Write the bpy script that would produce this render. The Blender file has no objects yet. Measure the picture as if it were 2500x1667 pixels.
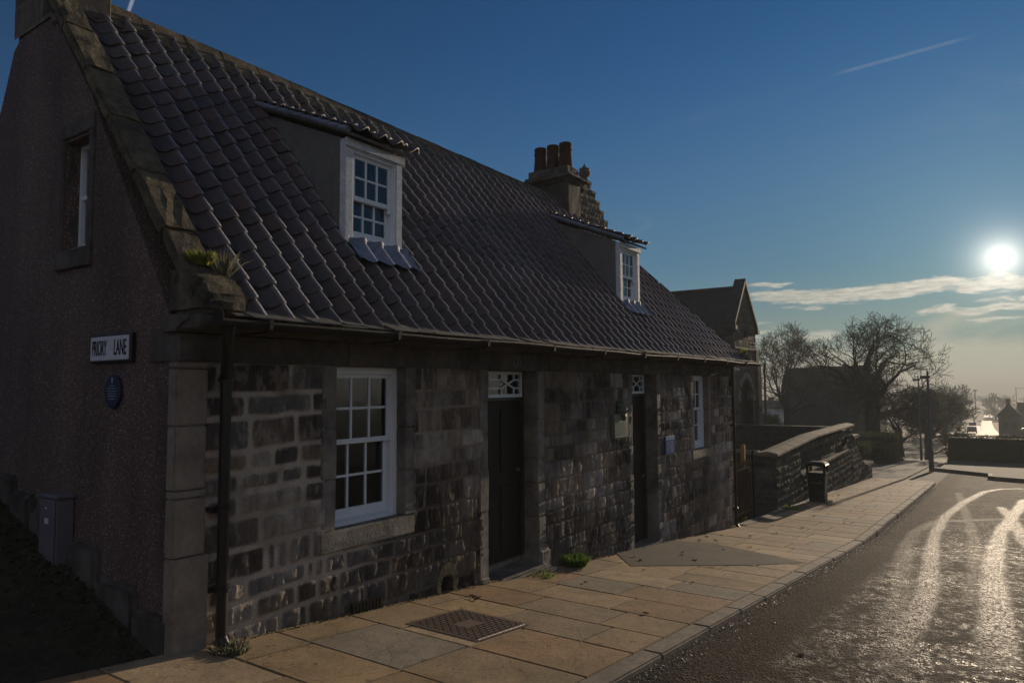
import bpy, bmesh, math, random
import numpy as np
from math import radians as rad, sin, cos, pi
from mathutils import Vector, Matrix
random.seed(7); rng = np.random.default_rng(11)
S = bpy.context.scene; C = S.collection
# ------------------------------------------------------------------ camera
cd = bpy.data.cameras.new('camera'); cam = bpy.data.objects.new('camera', cd); C.objects.link(cam)
yaw, pitch, roll = rad(34.4263), rad(3.6709), rad(-0.3483)
fw = Vector((cos(yaw)*cos(pitch), sin(yaw)*cos(pitch), sin(pitch)))
rt = Vector((sin(yaw), -cos(yaw), 0)); up = rt.cross(fw)
rt, up = cos(roll)*rt+sin(roll)*up, -sin(roll)*rt+cos(roll)*up
cam.matrix_world = Matrix(((rt.x, up.x, -fw.x, 0), (rt.y, up.y, -fw.y, 0), (rt.z, up.z, -fw.z, 0), (0, 0, 0, 1)))
cd.sensor_width = 36; cd.lens = 1700/2500*36; cd.clip_end = 20000; cd.clip_start = .05
S.camera = cam
S.view_settings.view_transform = 'Standard'; S.view_settings.look = 'None'
S.view_settings.exposure = -0.1; S.view_settings.gamma = 1
# ------------------------------------------------------------------ sun and sky
SUN = Vector((0.9890, -0.0160, 0.1456)).normalized()
SE = math.asin(SUN.z); SA = math.atan2(SUN.x, SUN.y)
sl = bpy.data.lights.new('sun', 'SUN'); sl.energy = 5.0; sl.angle = rad(.5); sl.color = (1.0, .80, .58)
so = bpy.data.objects.new('sun', sl); C.objects.link(so)
so.rotation_euler = (-Vector((.9890, -.0330, .1456)).normalized()).to_track_quat('-Z', 'Y').to_euler()

class NT:
    """tiny helper around a node tree"""
    def __init__(s, nt): s.nt = nt; s.n = nt.nodes; s.l = nt.links
    def new(s, t, **k):
        n = s.n.new(t)
        for a, v in k.items():
            if a.startswith('i_'): s.put(n.inputs[a[2:].replace('_', ' ')], v)
            else: setattr(n, a, v)
        return n
    def put(s, sock, v):
        if isinstance(v, bpy.types.NodeSocket): s.l.new(v, sock)
        else:
            if hasattr(sock, 'default_value'):
                if sock.type == 'RGBA' and len(v) == 3: v = (*v, 1)
                sock.default_value = v
    def math(s, op, a, b=None, c=None, clamp=False):
        n = s.n.new('ShaderNodeMath'); n.operation = op; n.use_clamp = clamp
        for i, v in enumerate((a, b, c)):
            if v is not None: s.put(n.inputs[i], v)
        return n.outputs[0]
    def vmath(s, op, a, b=None):
        n = s.n.new('ShaderNodeVectorMath'); n.operation = op
        s.put(n.inputs[0], a)
        if b is not None: s.put(n.inputs[1], b)
        return n.outputs['Value'] if op in ('DOT_PRODUCT', 'LENGTH') else n.outputs[0]
    def mix(s, f, a, b, mode='MIX'):
        n = s.n.new('ShaderNodeMix'); n.data_type = 'RGBA'; n.blend_type = mode
        s.put(n.inputs[0], f); s.put(n.inputs[6], a); s.put(n.inputs[7], b); return n.outputs[2]
    def noise(s, vec, scale, detail=4, rough=.55, out=0, dist=0):
        n = s.n.new('ShaderNodeTexNoise'); s.put(n.inputs['Scale'], scale); s.put(n.inputs['Detail'], detail)
        s.put(n.inputs['Roughness'], rough); s.put(n.inputs['Distortion'], dist)
        if vec is not None: s.put(n.inputs['Vector'], vec)
        return n.outputs[out]
    def ramp(s, f, stops):
        n = s.n.new('ShaderNodeValToRGB'); e = n.color_ramp.elements
        while len(e) < len(stops): e.new(.5)
        for k, (p, c) in zip(e, stops):
            k.position = p; k.color = (c, c, c, 1) if isinstance(c, (int, float)) else (*c, 1)
        s.put(n.inputs[0], f); return n.outputs[0]
    def smooth(s, v, a, b):
        n = s.n.new('ShaderNodeMapRange'); n.interpolation_type = 'SMOOTHSTEP'
        s.put(n.inputs[0], v); n.inputs[1].default_value = a; n.inputs[2].default_value = b; return n.outputs[0]

W = bpy.data.worlds.new('World'); S.world = W; W.use_nodes = True
t = NT(W.node_tree); t.n.clear()
sky = t.new('ShaderNodeTexSky', sky_type='NISHITA', sun_disc=False, sun_elevation=SE, sun_rotation=SA,
            altitude=50, air_density=1.0, dust_density=.12, ozone_density=3.5)
D = t.vmath('NORMALIZE', t.new('ShaderNodeTexCoord').outputs['Generated'])
sep = t.new('ShaderNodeSeparateXYZ'); t.put(sep.inputs[0], D)
mu = t.vmath('DOT_PRODUCT', D, tuple(SUN))
ang = t.math('ARCCOSINE', t.math('MINIMUM', mu, .999999))
el = t.math('ARCSINE', sep.outputs[2])
az = t.math('ARCTAN2', sep.outputs[1], sep.outputs[0])
skg = t.new('ShaderNodeGamma'); t.put(skg.inputs[0], sky.outputs[0]); skg.inputs[1].default_value = 1.25
skyc = t.mix(1.0, skg.outputs[0], (.14, .41, .50), 'MULTIPLY')
# greying towards the horizon: thin valley mist in front of the sky
hi = t.smooth(el, .50, .05)
skyc = t.mix(t.math('MULTIPLY', hi, t.math('ADD', .16, t.math('MULTIPLY', t.smooth(ang, 1.15, .15), .50))), skyc, (.98, 1.42, 1.62))
low = t.smooth(el, .17, -.01)
skyc = t.mix(t.math('MULTIPLY', low, .78), skyc, (2.7, 2.85, 2.35))
# bright fill added to the unseen sky behind the camera, lifting the shaded walls
sky_fill = t.smooth(t.vmath('DOT_PRODUCT', D, (-.86, -.50, .05)), .10, .75)
vn = t.noise(D, 2.2, 5, .6)
skyc = t.mix(t.math('MULTIPLY', sky_fill, t.smooth(vn, .30, .60)), skyc, (3.3, 3.4, 4.1))
# cloud layer, seen in perspective on a plane overhead
pl = t.new('ShaderNodeCombineXYZ')
t.put(pl.inputs[0], t.math('MULTIPLY', az, 7.0)); t.put(pl.inputs[1], t.math('MULTIPLY', el, 42.0)); t.put(pl.inputs[2], 1.7)
n1 = t.noise(pl.outputs[0], 2.6, 10, .60, dist=.3)
n2 = t.noise(t.new('ShaderNodeCombineXYZ', i_X=t.math('MULTIPLY', az, 9.0), i_Y=3.3, i_Z=.5).outputs[0], 1.0, 4, .6)
def window(e0, half, a0, a1, w=1.0):
    """soft-edged streak of cloud: centred on elevation e0, running from azimuth a0 to a1"""
    ee = t.math('ADD', el, t.math('MULTIPLY', t.math('SUBTRACT', n2, .5), .030))
    k = t.smooth(t.math('ABSOLUTE', t.math('SUBTRACT', ee, e0)), half, half*.15)
    k = t.math('MULTIPLY', k, t.math('MULTIPLY', t.smooth(az, a0-.02, a0+.05), t.smooth(az, a1+.02, a1-.06)))
    return t.math('MULTIPLY', k, w)
bmask = window(.118, .020, -.9, .30)
for args in ((.088, .012, -.7, .13, .85), (.066, .016, .13, .50, .75), (.134, .008, .19, .30, .8), (.048, .006, -.5, .0, .7), (.075, .007, -.6, .06, .6), (.080, .010, .20, .40, .7), (.104, .007, .15, .28, .6), (.100, .016, -.6, .03, .8)): bmask = t.math('MAXIMUM', bmask, window(*args))
thr = t.math('SUBTRACT', t.math('ADD', t.math('MULTIPLY', n1, .85), t.math('MULTIPLY', bmask, .48)), .700)
cl = t.math('MULTIPLY', t.smooth(thr, -.02, .17), t.smooth(bmask, .0, .35))
n3 = t.noise(pl.outputs[0], 6.5, 8, .65)
glow = t.math('POWER', 2.718, t.math('MULTIPLY', ang, -7.0))
cloudc = t.mix(t.math('MULTIPLY', glow, 1.0, clamp=True), (4.6, 4.6, 4.0), (9.5, 8.8, 7.4))
cloudc = t.mix(1.0, cloudc, t.ramp(n3, [(.32, .62), (.62, 1.12)]), 'MULTIPLY')
skyc = t.mix(t.math('MULTIPLY', cl, .9), skyc, cloudc)
# fog bank low over the valley
fx = t.new('ShaderNodeCombineXYZ'); t.put(fx.inputs[0], t.math('MULTIPLY', az, 5.0)); t.put(fx.inputs[1], t.math('MULTIPLY', el, 12.0)); t.put(fx.inputs[2], 5.1)
fn = t.noise(fx.outputs[0], 1.3, 6, .5)
top = t.math('ADD', .026, t.math('MULTIPLY', t.math('SUBTRACT', fn, .42), .20))
bump_az = t.math('POWER', 2.718, t.math('MULTIPLY', t.math('POWER', t.math('MULTIPLY', t.math('SUBTRACT', az, .055), 11.0), 2.0), -1.0))
top = t.math('ADD', top, t.math('MULTIPLY', bump_az, .034))
fog = t.smooth(t.math('SUBTRACT', top, el), -.012, .022)
skyc = t.mix(t.math('MULTIPLY', fog, .80), skyc, (5.0, 4.85, 3.9))
# wisps of high cloud
wn = t.noise(pl.outputs[0], .35, 8, .62, dist=.8)
wm = t.math('MULTIPLY', t.smooth(wn, .56, .80), t.math('MULTIPLY', t.smooth(el, .06, .12), t.smooth(el, .5, .25)))
skyc = t.mix(t.math('MULTIPLY', wm, .22), skyc, (3.6, 3.8, 4.0))
# two aircraft trails, each a short streak along a great circle
def trail(a, b, w, strength, col, skyc):
    a = Vector(a).normalized(); b = Vector(b).normalized(); nrm = a.cross(b).normalized(); m = (a+b).normalized(); L = a.angle(b)/2
    dist = t.math('ABSOLUTE', t.vmath('DOT_PRODUCT', D, tuple(nrm)))
    along = t.math('ARCCOSINE', t.math('MINIMUM', t.vmath('DOT_PRODUCT', D, tuple(m)), .99999))
    k = t.math('MULTIPLY', t.smooth(dist, w, w*.2), t.smooth(along, L, L*.55))
    k = t.math('MULTIPLY', k, t.math('ADD', .45, t.math('MULTIPLY', t.noise(D, 60, 3), 1.0)))
    return t.mix(t.math('MULTIPLY', k, strength, clamp=True), skyc, col)
def pixdir(x, y): return fw + (x-1250)/1700*rt - (y-833.5)/1700*up
skyc = trail(pixdir(2010, 190), pixdir(2400, 82), .0030, .20, (3.6, 3.8, 4.2), skyc)
skyc = trail(pixdir(285, 110), pixdir(345, -60), .0028, .50, (4.6, 4.8, 6.0), skyc)
# aureole and disc
au = t.math('ADD', t.math('MULTIPLY', t.math('POWER', 2.718, t.math('MULTIPLY', ang, -9.0)), 1.3),
            t.math('MULTIPLY', t.math('POWER', 2.718, t.math('MULTIPLY', ang, -75.0)), 26.0))
skyc = t.mix(1.0, skyc, t.mix(1.0, (1.0, .93, .80), t.new('ShaderNodeCombineXYZ', i_X=au, i_Y=au, i_Z=au).outputs[0], 'MULTIPLY'), 'ADD')
disc = t.smooth(ang, .0125, .0060)
skyc = t.mix(disc, skyc, (120., 112., 96.))
bg = t.new('ShaderNodeBackground'); t.put(bg.inputs[0], skyc); bg.inputs[1].default_value = .10
t.l.new(bg.outputs[0], t.new('ShaderNodeOutputWorld').inputs[0])

# ------------------------------------------------------------------ helpers
def tag(o, label=None, cat=None, group=None, kind=None):
    if label: o['label'] = label
    if cat: o['category'] = cat
    if group: o['group'] = group
    if kind: o['kind'] = kind
    return o
def thing(name, label, cat, loc=(0, 0, 0), group=None, rz=0):
    o = bpy.data.objects.new(name, None); C.objects.link(o); o.location = loc; o.rotation_euler = (0, 0, rz); o.empty_display_size = .2
    return tag(o, label, cat, group)
def link(name, me, mat, parent=None, smooth=False):
    o = bpy.data.objects.new(name, me); C.objects.link(o)
    if mat: me.materials.append(mat)
    if parent is not None:
        o.parent = parent
        # geometry is written in world coordinates: undo the chain of parents
        m = Matrix.Identity(4); p = parent; ch = []
        while p is not None: ch.append(p); p = p.parent
        for p in reversed(ch): m = m @ (p.matrix_parent_inverse @ Matrix.Translation(p.location) @ p.rotation_euler.to_matrix().to_4x4())
        o.matrix_parent_inverse = m.inverted()
    if smooth: me.shade_smooth()
    else: me.shade_flat()
    return o
def np_mesh(name, V, F, col=None, attrs=None):
    V = np.asarray(V, np.float32); F = np.asarray(F, np.int32)
    me = bpy.data.meshes.new(name); k = F.shape[1]
    me.vertices.add(len(V)); me.vertices.foreach_set('co', V.ravel())
    me.loops.add(F.size); me.loops.foreach_set('vertex_index', F.ravel())
    me.polygons.add(len(F)); me.polygons.foreach_set('loop_start', np.arange(0, F.size, k, dtype=np.int32))
    me.polygons.foreach_set('loop_total', np.full(len(F), k, np.int32))
    me.update(calc_edges=True)
    if col is not None:
        a = me.color_attributes.new('Col', 'FLOAT_COLOR', 'POINT'); cc = np.ones((len(V), 4), np.float32); cc[:, :3] = col; a.data.foreach_set('color', cc.ravel())
    for k2, v in (attrs or {}).items():
        a = me.attributes.new(k2, 'FLOAT', 'POINT'); a.data.foreach_set('value', np.asarray(v, np.float32))
    me.validate(); return me
def fbm(u, v, seed=0, octv=4, gain=.5):
    """value noise on numpy arrays"""
    out = np.zeros_like(u, dtype=float); amp = 1.; tot = 0
    for o in range(octv):
        r = np.random.default_rng(seed*17+o); g = r.random((64, 64))
        iu = np.floor(u).astype(int); iv = np.floor(v).astype(int); fu = u-iu; fv = v-iv
        fu = fu*fu*(3-2*fu); fv = fv*fv*(3-2*fv)
        a = g[iu % 64, iv % 64]; b = g[(iu+1) % 64, iv % 64]; c = g[iu % 64, (iv+1) % 64]; d = g[(iu+1) % 64, (iv+1) % 64]
        out += amp*((a*(1-fu)+b*fu)*(1-fv)+(c*(1-fu)+d*fu)*fv); tot += amp; amp *= gain; u = u*2.03+7.3; v = v*2.03+3.1
    return out/tot
def sstep(x, a, b):
    q = np.clip((x-a)/(b-a), 0, 1); return q*q*(3-2*q)
class MB:
    """collects solids, builds one mesh"""
    def __init__(s): s.v = []; s.f = []
    def add(s, vs, fs):
        k = len(s.v); s.v += [tuple(v) for v in vs]; s.f += [tuple(i+k for i in f) for f in fs]; return s
    def box(s, x0, x1, y0, y1, z0, z1, M=None):
        vs = [Vector(p) for p in ((x0, y0, z0), (x1, y0, z0), (x1, y1, z0), (x0, y1, z0), (x0, y0, z1), (x1, y0, z1), (x1, y1, z1), (x0, y1, z1))]
        if M is not None: vs = [M @ v for v in vs]
        return s.add(vs, [(0, 3, 2, 1), (4, 5, 6, 7), (0, 1, 5, 4), (1, 2, 6, 5), (2, 3, 7, 6), (3, 0, 4, 7)])
    def prism(s, poly, ext):
        """closed polygon (3d points) extruded along ext"""
        n = len(poly); e = Vector(ext); a = [Vector(p) for p in poly]; b = [p+e for p in a]
        return s.add(a+b, [tuple(range(n))[::-1], tuple(range(n, 2*n))]+[(i, (i+1) % n, (i+1) % n+n, i+n) for i in range(n)])
    def tube(s, pts, rs, n=8, cap=True):
        pts = [Vector(p) for p in pts]
        if not hasattr(rs, '__len__'): rs = [rs]*len(pts)
        ref = None; k = len(s.v)
        for i, p in enumerate(pts):
            d = (pts[min(i+1, len(pts)-1)]-pts[max(i-1, 0)]).normalized()
            if ref is None: ref = d.orthogonal().normalized()
            ref = (ref-d*ref.dot(d)); ref = ref.normalized() if ref.length > 1e-6 else d.orthogonal().normalized()
            b = d.cross(ref)
            for j in range(n):
                a = 2*pi*j/n; s.v.append(tuple(p+rs[i]*(cos(a)*ref+sin(a)*b)))
        for i in range(len(pts)-1):
            for j in range(n): s.f.append((k+i*n+j, k+i*n+(j+1) % n, k+(i+1)*n+(j+1) % n, k+(i+1)*n+j))
        if cap and n > 2:
            s.f.append(tuple(k+j for j in range(n))[::-1]); s.f.append(tuple(k+(len(pts)-1)*n+j for j in range(n)))
        return s
    def lathe(s, c, prof, n=20):
        c = Vector(c); k = len(s.v)
        for r, z in prof:
            for j in range(n): a = 2*pi*j/n; s.v.append((c.x+r*cos(a), c.y+r*sin(a), c.z+z))
        for i in range(len(prof)-1):
            for j in range(n): s.f.append((k+i*n+j, k+i*n+(j+1) % n, k+(i+1)*n+(j+1) % n, k+(i+1)*n+j))
        s.f.append(tuple(k+j for j in range(n))[::-1]); s.f.append(tuple(k+(len(prof)-1)*n+j for j in range(n)))
        return s
    def ball(s, c, r, sc=(1, 1, 1), nz=8, n=12):
        k = len(s.v); c = Vector(c)
        for i in range(nz+1):
            th = pi*i/nz
            for j in range(n): a = 2*pi*j/n; s.v.append((c.x+r*sc[0]*sin(th)*cos(a), c.y+r*sc[1]*sin(th)*sin(a), c.z+r*sc[2]*cos(th)))
        for i in range(nz):
            for j in range(n): s.f.append((k+i*n+j, k+(i+1)*n+j, k+(i+1)*n+(j+1) % n, k+i*n+(j+1) % n))
        return s
    def build(s, name, mat, parent=None, bevel=0, smooth=False, sub=0, rough=0, segs=1):
        me = bpy.data.meshes.new(name); me.from_pydata(s.v, [], s.f); me.update()
        if bevel or rough or smooth:
            bm = bmesh.new(); bm.from_mesh(me)
            if smooth: bmesh.ops.remove_doubles(bm, verts=bm.verts, dist=1e-5)
            if bevel: bmesh.ops.bevel(bm, geom=list(bm.edges), offset=bevel, segments=segs, affect='EDGES', clamp_overlap=True)
            if sub: bmesh.ops.subdivide_edges(bm, edges=[e for e in bm.edges if e.calc_length() > sub], cuts=3, use_grid_fill=True)
            if rough:
                r = random.Random(len(s.v))
                for v in bm.verts: v.co += Vector((r.uniform(-1, 1), r.uniform(-1, 1), r.uniform(-1, 1)))*rough
            bm.to_mesh(me); bm.free()
        o = link(name, me, mat, parent)
        if smooth:
            me.shade_smooth()
            try: me.set_sharp_from_angle(angle=rad(35))
            except Exception: pass
        return o
def text(name, s, size, M, mat, parent, depth=.004, sx=1.0, align='CENTER'):
    cu = bpy.data.curves.new(name, 'FONT'); cu.body = s; cu.size = size; cu.extrude = depth; cu.align_x = align; cu.align_y = 'CENTER'; cu.offset = size*.012
    tmp = bpy.data.objects.new('tmp', cu); C.objects.link(tmp)
    dg = bpy.context.evaluated_depsgraph_get(); me = bpy.data.meshes.new_from_object(tmp.evaluated_get(dg))
    bpy.data.objects.remove(tmp); me.transform(Matrix.Diagonal((sx, 1, 1, 1))); me.transform(M)
    me.materials.clear(); return link(name, me, mat, parent)
# frames: text on a wall facing -Y and on one facing -X
def M_negY(p): return Matrix.Translation(p) @ Matrix(((1, 0, 0, 0), (0, 0, -1, 0), (0, 1, 0, 0), (0, 0, 0, 1)))
def M_negX(p): return Matrix.Translation(p) @ Matrix(((0, 0, -1, 0), (-1, 0, 0, 0), (0, 1, 0, 0), (0, 0, 0, 1)))

# ------------------------------------------------------------------ materials
MATS = {}
def mat(name, col, rough=.8, bump=0, bscale=30, var=.25, vscale=4, spec=.3, metal=0, attr=False, col2=None, bump2=0, b2scale=6, stretch=None, bdist=.02):
    m = bpy.data.materials.new(name); m.use_nodes = True; t = NT(m.node_tree); b = t.n['Principled BSDF']
    obj = t.new('ShaderNodeTexCoord').outputs['Object']
    if stretch:
        mp = t.new('ShaderNodeMapping'); t.put(mp.inputs[0], obj); mp.inputs['Scale'].default_value = stretch; vec = mp.outputs[0]
    else: vec = obj
    nz = t.noise(vec, vscale, 6, .6)
    if attr: c = t.new('ShaderNodeVertexColor', layer_name='Col').outputs[0]
    else: c = t.mix(t.ramp(nz, [(.38, 0), (.66, 1)]), col, col2 if col2 else tuple(x*(1-var) for x in col))
    k = t.ramp(t.noise(vec, vscale*5, 5, .65), [(.25, 1-var), (.75, 1+var)])
    c = t.mix(1.0, c, k, 'MULTIPLY')
    t.put(b.inputs['Base Color'], c); b.inputs['Roughness'].default_value = rough
    b.inputs['Specular IOR Level'].default_value = spec; b.inputs['Metallic'].default_value = metal
    nrm = None
    if bump2:
        bp = t.new('ShaderNodeBump'); bp.inputs['Strength'].default_value = bump2; bp.inputs['Distance'].default_value = bdist*2
        t.put(bp.inputs['Height'], t.noise(vec, b2scale, 5, .6)); nrm = bp.outputs[0]
    if bump:
        bp = t.new('ShaderNodeBump'); bp.inputs['Strength'].default_value = bump; bp.inputs['Distance'].default_value = bdist
        t.put(bp.inputs['Height'], t.noise(vec, bscale, 6, .65))
        if nrm: t.l.new(nrm, bp.inputs['Normal'])
        nrm = bp.outputs[0]
    if nrm: t.l.new(nrm, b.inputs['Normal'])
    MATS[name] = m; return m
m_wall = mat('rubble_stone', (0, 0, 0), .95, 1.0, 55, .55, 26, .04, attr=True, bdist=.010)
m_far = mat('far_stone', (0, 0, 0), .9, .3, 30, .3, 5, .1, attr=True)
m_ash = mat('dressed_sandstone', (.24, .215, .185), .85, .5, 60, .22, 3, .2, col2=(.085, .078, .07), bump2=.5, b2scale=9)
m_soot = mat('sooty_sandstone', (.115, .10, .088), .88, .5, 50, .3, 3, .2, col2=(.045, .040, .036), bump2=.5, b2scale=8)
m_cope = mat('lichened_coping', (.155, .130, .085), .9, .9, 45, .4, 5.5, .1, col2=(.045, .041, .035), bump2=.7, b2scale=8)
m_dress_l = mat('pale_sandstone', (.26, .215, .17), .85, .4, 50, .2, 4, .2, col2=(.17, .14, .115), bump2=.3, b2scale=7)
m_black = mat('black_paint', (.012, .011, .011), .35, .15, 40, .2, 6, .4)
m_gut = mat('old_cast_gutter', (.022, .018, .015), .7, .3, 40, .3, 6, .2)
m_door = mat('dark_door_paint', (.012, .010, .010), .5, .1, 20, .3, 5, .2)
m_white = mat('white_gloss_paint', (.74, .77, .80), .45, .15, 60, .08, 9, .4, bdist=.004)
m_wwhite = mat('weathered_white_paint', (.62, .65, .68), .6, .4, 70, .25, 14, .3, bdist=.005)
m_slate = mat('eaves_slate', (.085, .08, .068), .75, .5, 50, .4, 8, .3, col2=(.16, .145, .115))
m_harl2 = mat('smooth_render', (.155, .155, .15), .92, .4, 120, .15, 3, .1, bdist=.006)
m_lead = mat('lead_flashing', (.19, .22, .29), .6, .4, 25, .35, 6, .4, bdist=.01)
m_pot = mat('terracotta_pot', (.055, .028, .020), .85, .4, 40, .35, 6, .1, col2=(.03, .027, .022))
m_roofdark = mat('dark_slate_roof', (.045, .042, .042), .75, .6, 12, .3, 4, .3)
m_kerb = mat('kerb_granite', (.22, .19, .15), .85, .6, 70, .35, 6, .12, bdist=.006)
m_iron = mat('cast_iron', (.15, .105, .08), .5, .5, 60, .3, 10, .5, bdist=.006)
m_bronze = mat('green_bronze', (.10, .115, .085), .5, .4, 40, .3, 8, .5, metal=.35, bdist=.006)
m_bronze_l = mat('bronze_plate', (.17, .20, .155), .5, .3, 60, .15, 6, .5, metal=.2, bdist=.004)
m_blue = mat('blue_plaque', (.016, .018, .060), .4, .1, 50, .12, 8, .4)
m_cab = mat('grey_cabinet', (.13, .12, .135), .6, .2, 60, .15, 5, .3)
m_bin = mat('dark_green_plastic', (.008, .015, .012), .5, .1, 60, .2, 8, .25)
m_gold = mat('gold_lettering', (.20, .15, .06), .5)
m_lettw = mat('pale_lettering', (.42, .50, .60), .6)
m_lettk = mat('black_lettering', (.012, .012, .014), .6)
m_nsw = mat('sign_enamel', (.62, .62, .66), .4, .1, 60, .18, 12, .4)
m_num = mat('worn_pale_paint', (.24, .23, .21), .8)
m_bark = mat('winter_bark', (.036, .030, .024), .9, .4, 30, .3, 6, .1)
m_bark2 = mat('far_bark', (.055, .046, .036), .9)
m_post = mat('grey_lamp_post', (.085, .092, .10), .7, .2, 40, .2, 5, .2)
m_gold2 = mat('yellow_painted_timber', (.48, .27, .05), .7, .4, 30, .3, 12, .3)
m_cur = mat('lace_curtain', (.60, .54, .60), .9, .2, 80, .25, 24, .1)
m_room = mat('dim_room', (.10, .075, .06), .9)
m_blind = mat('grey_blind', (.15, .17, .18), .9, .1, 30, .12, 3, .1)
m_moss = mat('moss', (.045, .052, .012), .95, .8, 60, .4, 10, .1, col2=(.09, .08, .03))
m_grass = mat('grass_green', (.10, .17, .022), .7, 0, 1, .35, 20, .3, col2=(.05, .10, .015))
m_grassy = mat('grass_yellow', (.38, .40, .06), .7, 0, 1, .3, 20, .3, col2=(.14, .17, .03))
m_leaf = mat('dead_leaf', (.12, .055, .025), .7, 0, 1, .4, 30, .3, col2=(.22, .15, .08))
m_weed = mat('frosted_weeds', (.10, .11, .07), .8, 0, 1, .4, 15, .3, col2=(.20, .18, .13))
m_darkweed = mat('dark_weeds', (.030, .032, .020), .8, 0, 1, .4, 15, .2, col2=(.06, .055, .04))
m_hedge = mat('hedge_leaves', (.030, .036, .012), .7, 0, 1, .4, 8, .3, col2=(.055, .050, .02))
m_hedge_core = mat('hedge_core', (.018, .020, .010), .9)
m_bush = mat('bush_leaves', (.075, .095, .025), .7, 0, 1, .4, 8, .3, col2=(.11, .10, .04))
m_car = mat('dark_car_paint', (.03, .035, .045), .25, 0, 1, .1, 5, .5)
m_carw = mat('pale_car_paint', (.35, .36, .38), .25, 0, 1, .1, 5, .5)
m_rubber = mat('tyre_rubber', (.02, .02, .02), .8)
m_brickfar = mat('far_house_wall', (.12, .09, .075), .9, .2, 20, .2, 3)
m_whitefar = mat('far_white_wall', (.42, .44, .47), .9, .2, 20, .15, 2)
m_rooffar = mat('far_roof_tiles', (.05, .045, .045), .95, .3, 20, .2, 3, .03)

for m_ in (m_grass, m_grassy, m_weed, m_hedge, m_bush):
    t = NT(m_.node_tree); b = t.n['Principled BSDF']; tl = t.new('ShaderNodeBsdfTranslucent'); src = b.inputs['Base Color'].links[0].from_socket
    t.l.new(src, tl.inputs[0]); ms_ = t.new('ShaderNodeMixShader'); ms_.inputs[0].default_value = .5; t.l.new(b.outputs[0], ms_.inputs[1]); t.l.new(tl.outputs[0], ms_.inputs[2]); t.l.new(ms_.outputs[0], t.n['Material Output'].inputs[0])
def mat_glass():
    m = bpy.data.materials.new('window_glass'); m.use_nodes = True; t = NT(m.node_tree); t.n.remove(t.n['Principled BSDF'])
    tr = t.new('ShaderNodeBsdfTransparent'); tr.inputs[0].default_value = (.72, .76, .78, 1)
    gl = t.new('ShaderNodeBsdfGlossy'); gl.inputs['Roughness'].default_value = .03; gl.inputs[0].default_value = (.9, .95, 1, 1)
    bp = t.new('ShaderNodeBump'); bp.inputs['Strength'].default_value = .15; bp.inputs['Distance'].default_value = .01
    t.put(bp.inputs['Height'], t.noise(t.new('ShaderNodeTexCoord').outputs['Object'], 5, 2)); t.l.new(bp.outputs[0], gl.inputs['Normal'])
    fr = t.new('ShaderNodeFresnel'); fr.inputs[0].default_value = 1.7
    mx = t.new('ShaderNodeMixShader'); t.l.new(fr.outputs[0], mx.inputs[0]); t.l.new(tr.outputs[0], mx.inputs[1]); t.l.new(gl.outputs[0], mx.inputs[2])
    t.l.new(mx.outputs[0], t.n['Material Output'].inputs[0]); return m
m_glass = mat_glass()

def mat_harl():
    m = bpy.data.materials.new('harled_render'); m.use_nodes = True; t = NT(m.node_tree); b = t.n['Principled BSDF']
    o = t.new('ShaderNodeTexCoord').outputs['Object']
    v = t.new('ShaderNodeTexVoronoi', feature='F1'); t.put(v.inputs['Vector'], t.vmath('ADD', o, t.mix(.012, (0, 0, 0), t.noise(o, 40, 2, out=1)))); v.inputs['Scale'].default_value = 68
    peb = t.ramp(v.outputs['Distance'], [(.15, 1), (.50, 0)])
    hue = t.mix(t.ramp(v.outputs['Color'], [(.35, 0), (.85, 1)]), (.18, .12, .105), (.66, .51, .45))
    c = t.mix(peb, (.12, .078, .068), hue)
    st = t.new('ShaderNodeMapping'); t.put(st.inputs[0], o); st.inputs['Scale'].default_value = (1.5, 1.5, .35)
    c = t.mix(1.0, c, t.ramp(t.noise(st.outputs[0], 1.6, 5, .6), [(.3, .55), (.7, 1.15)]), 'MULTIPLY')
    t.put(b.inputs['Base Color'], c); b.inputs['Roughness'].default_value = .8; b.inputs['Specular IOR Level'].default_value = .3
    bp = t.new('ShaderNodeBump'); bp.inputs['Strength'].default_value = .9; bp.inputs['Distance'].default_value = .012
    t.put(bp.inputs['Height'], peb); t.l.new(bp.outputs[0], b.inputs['Normal']); return m
m_harl = mat_harl()

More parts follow.
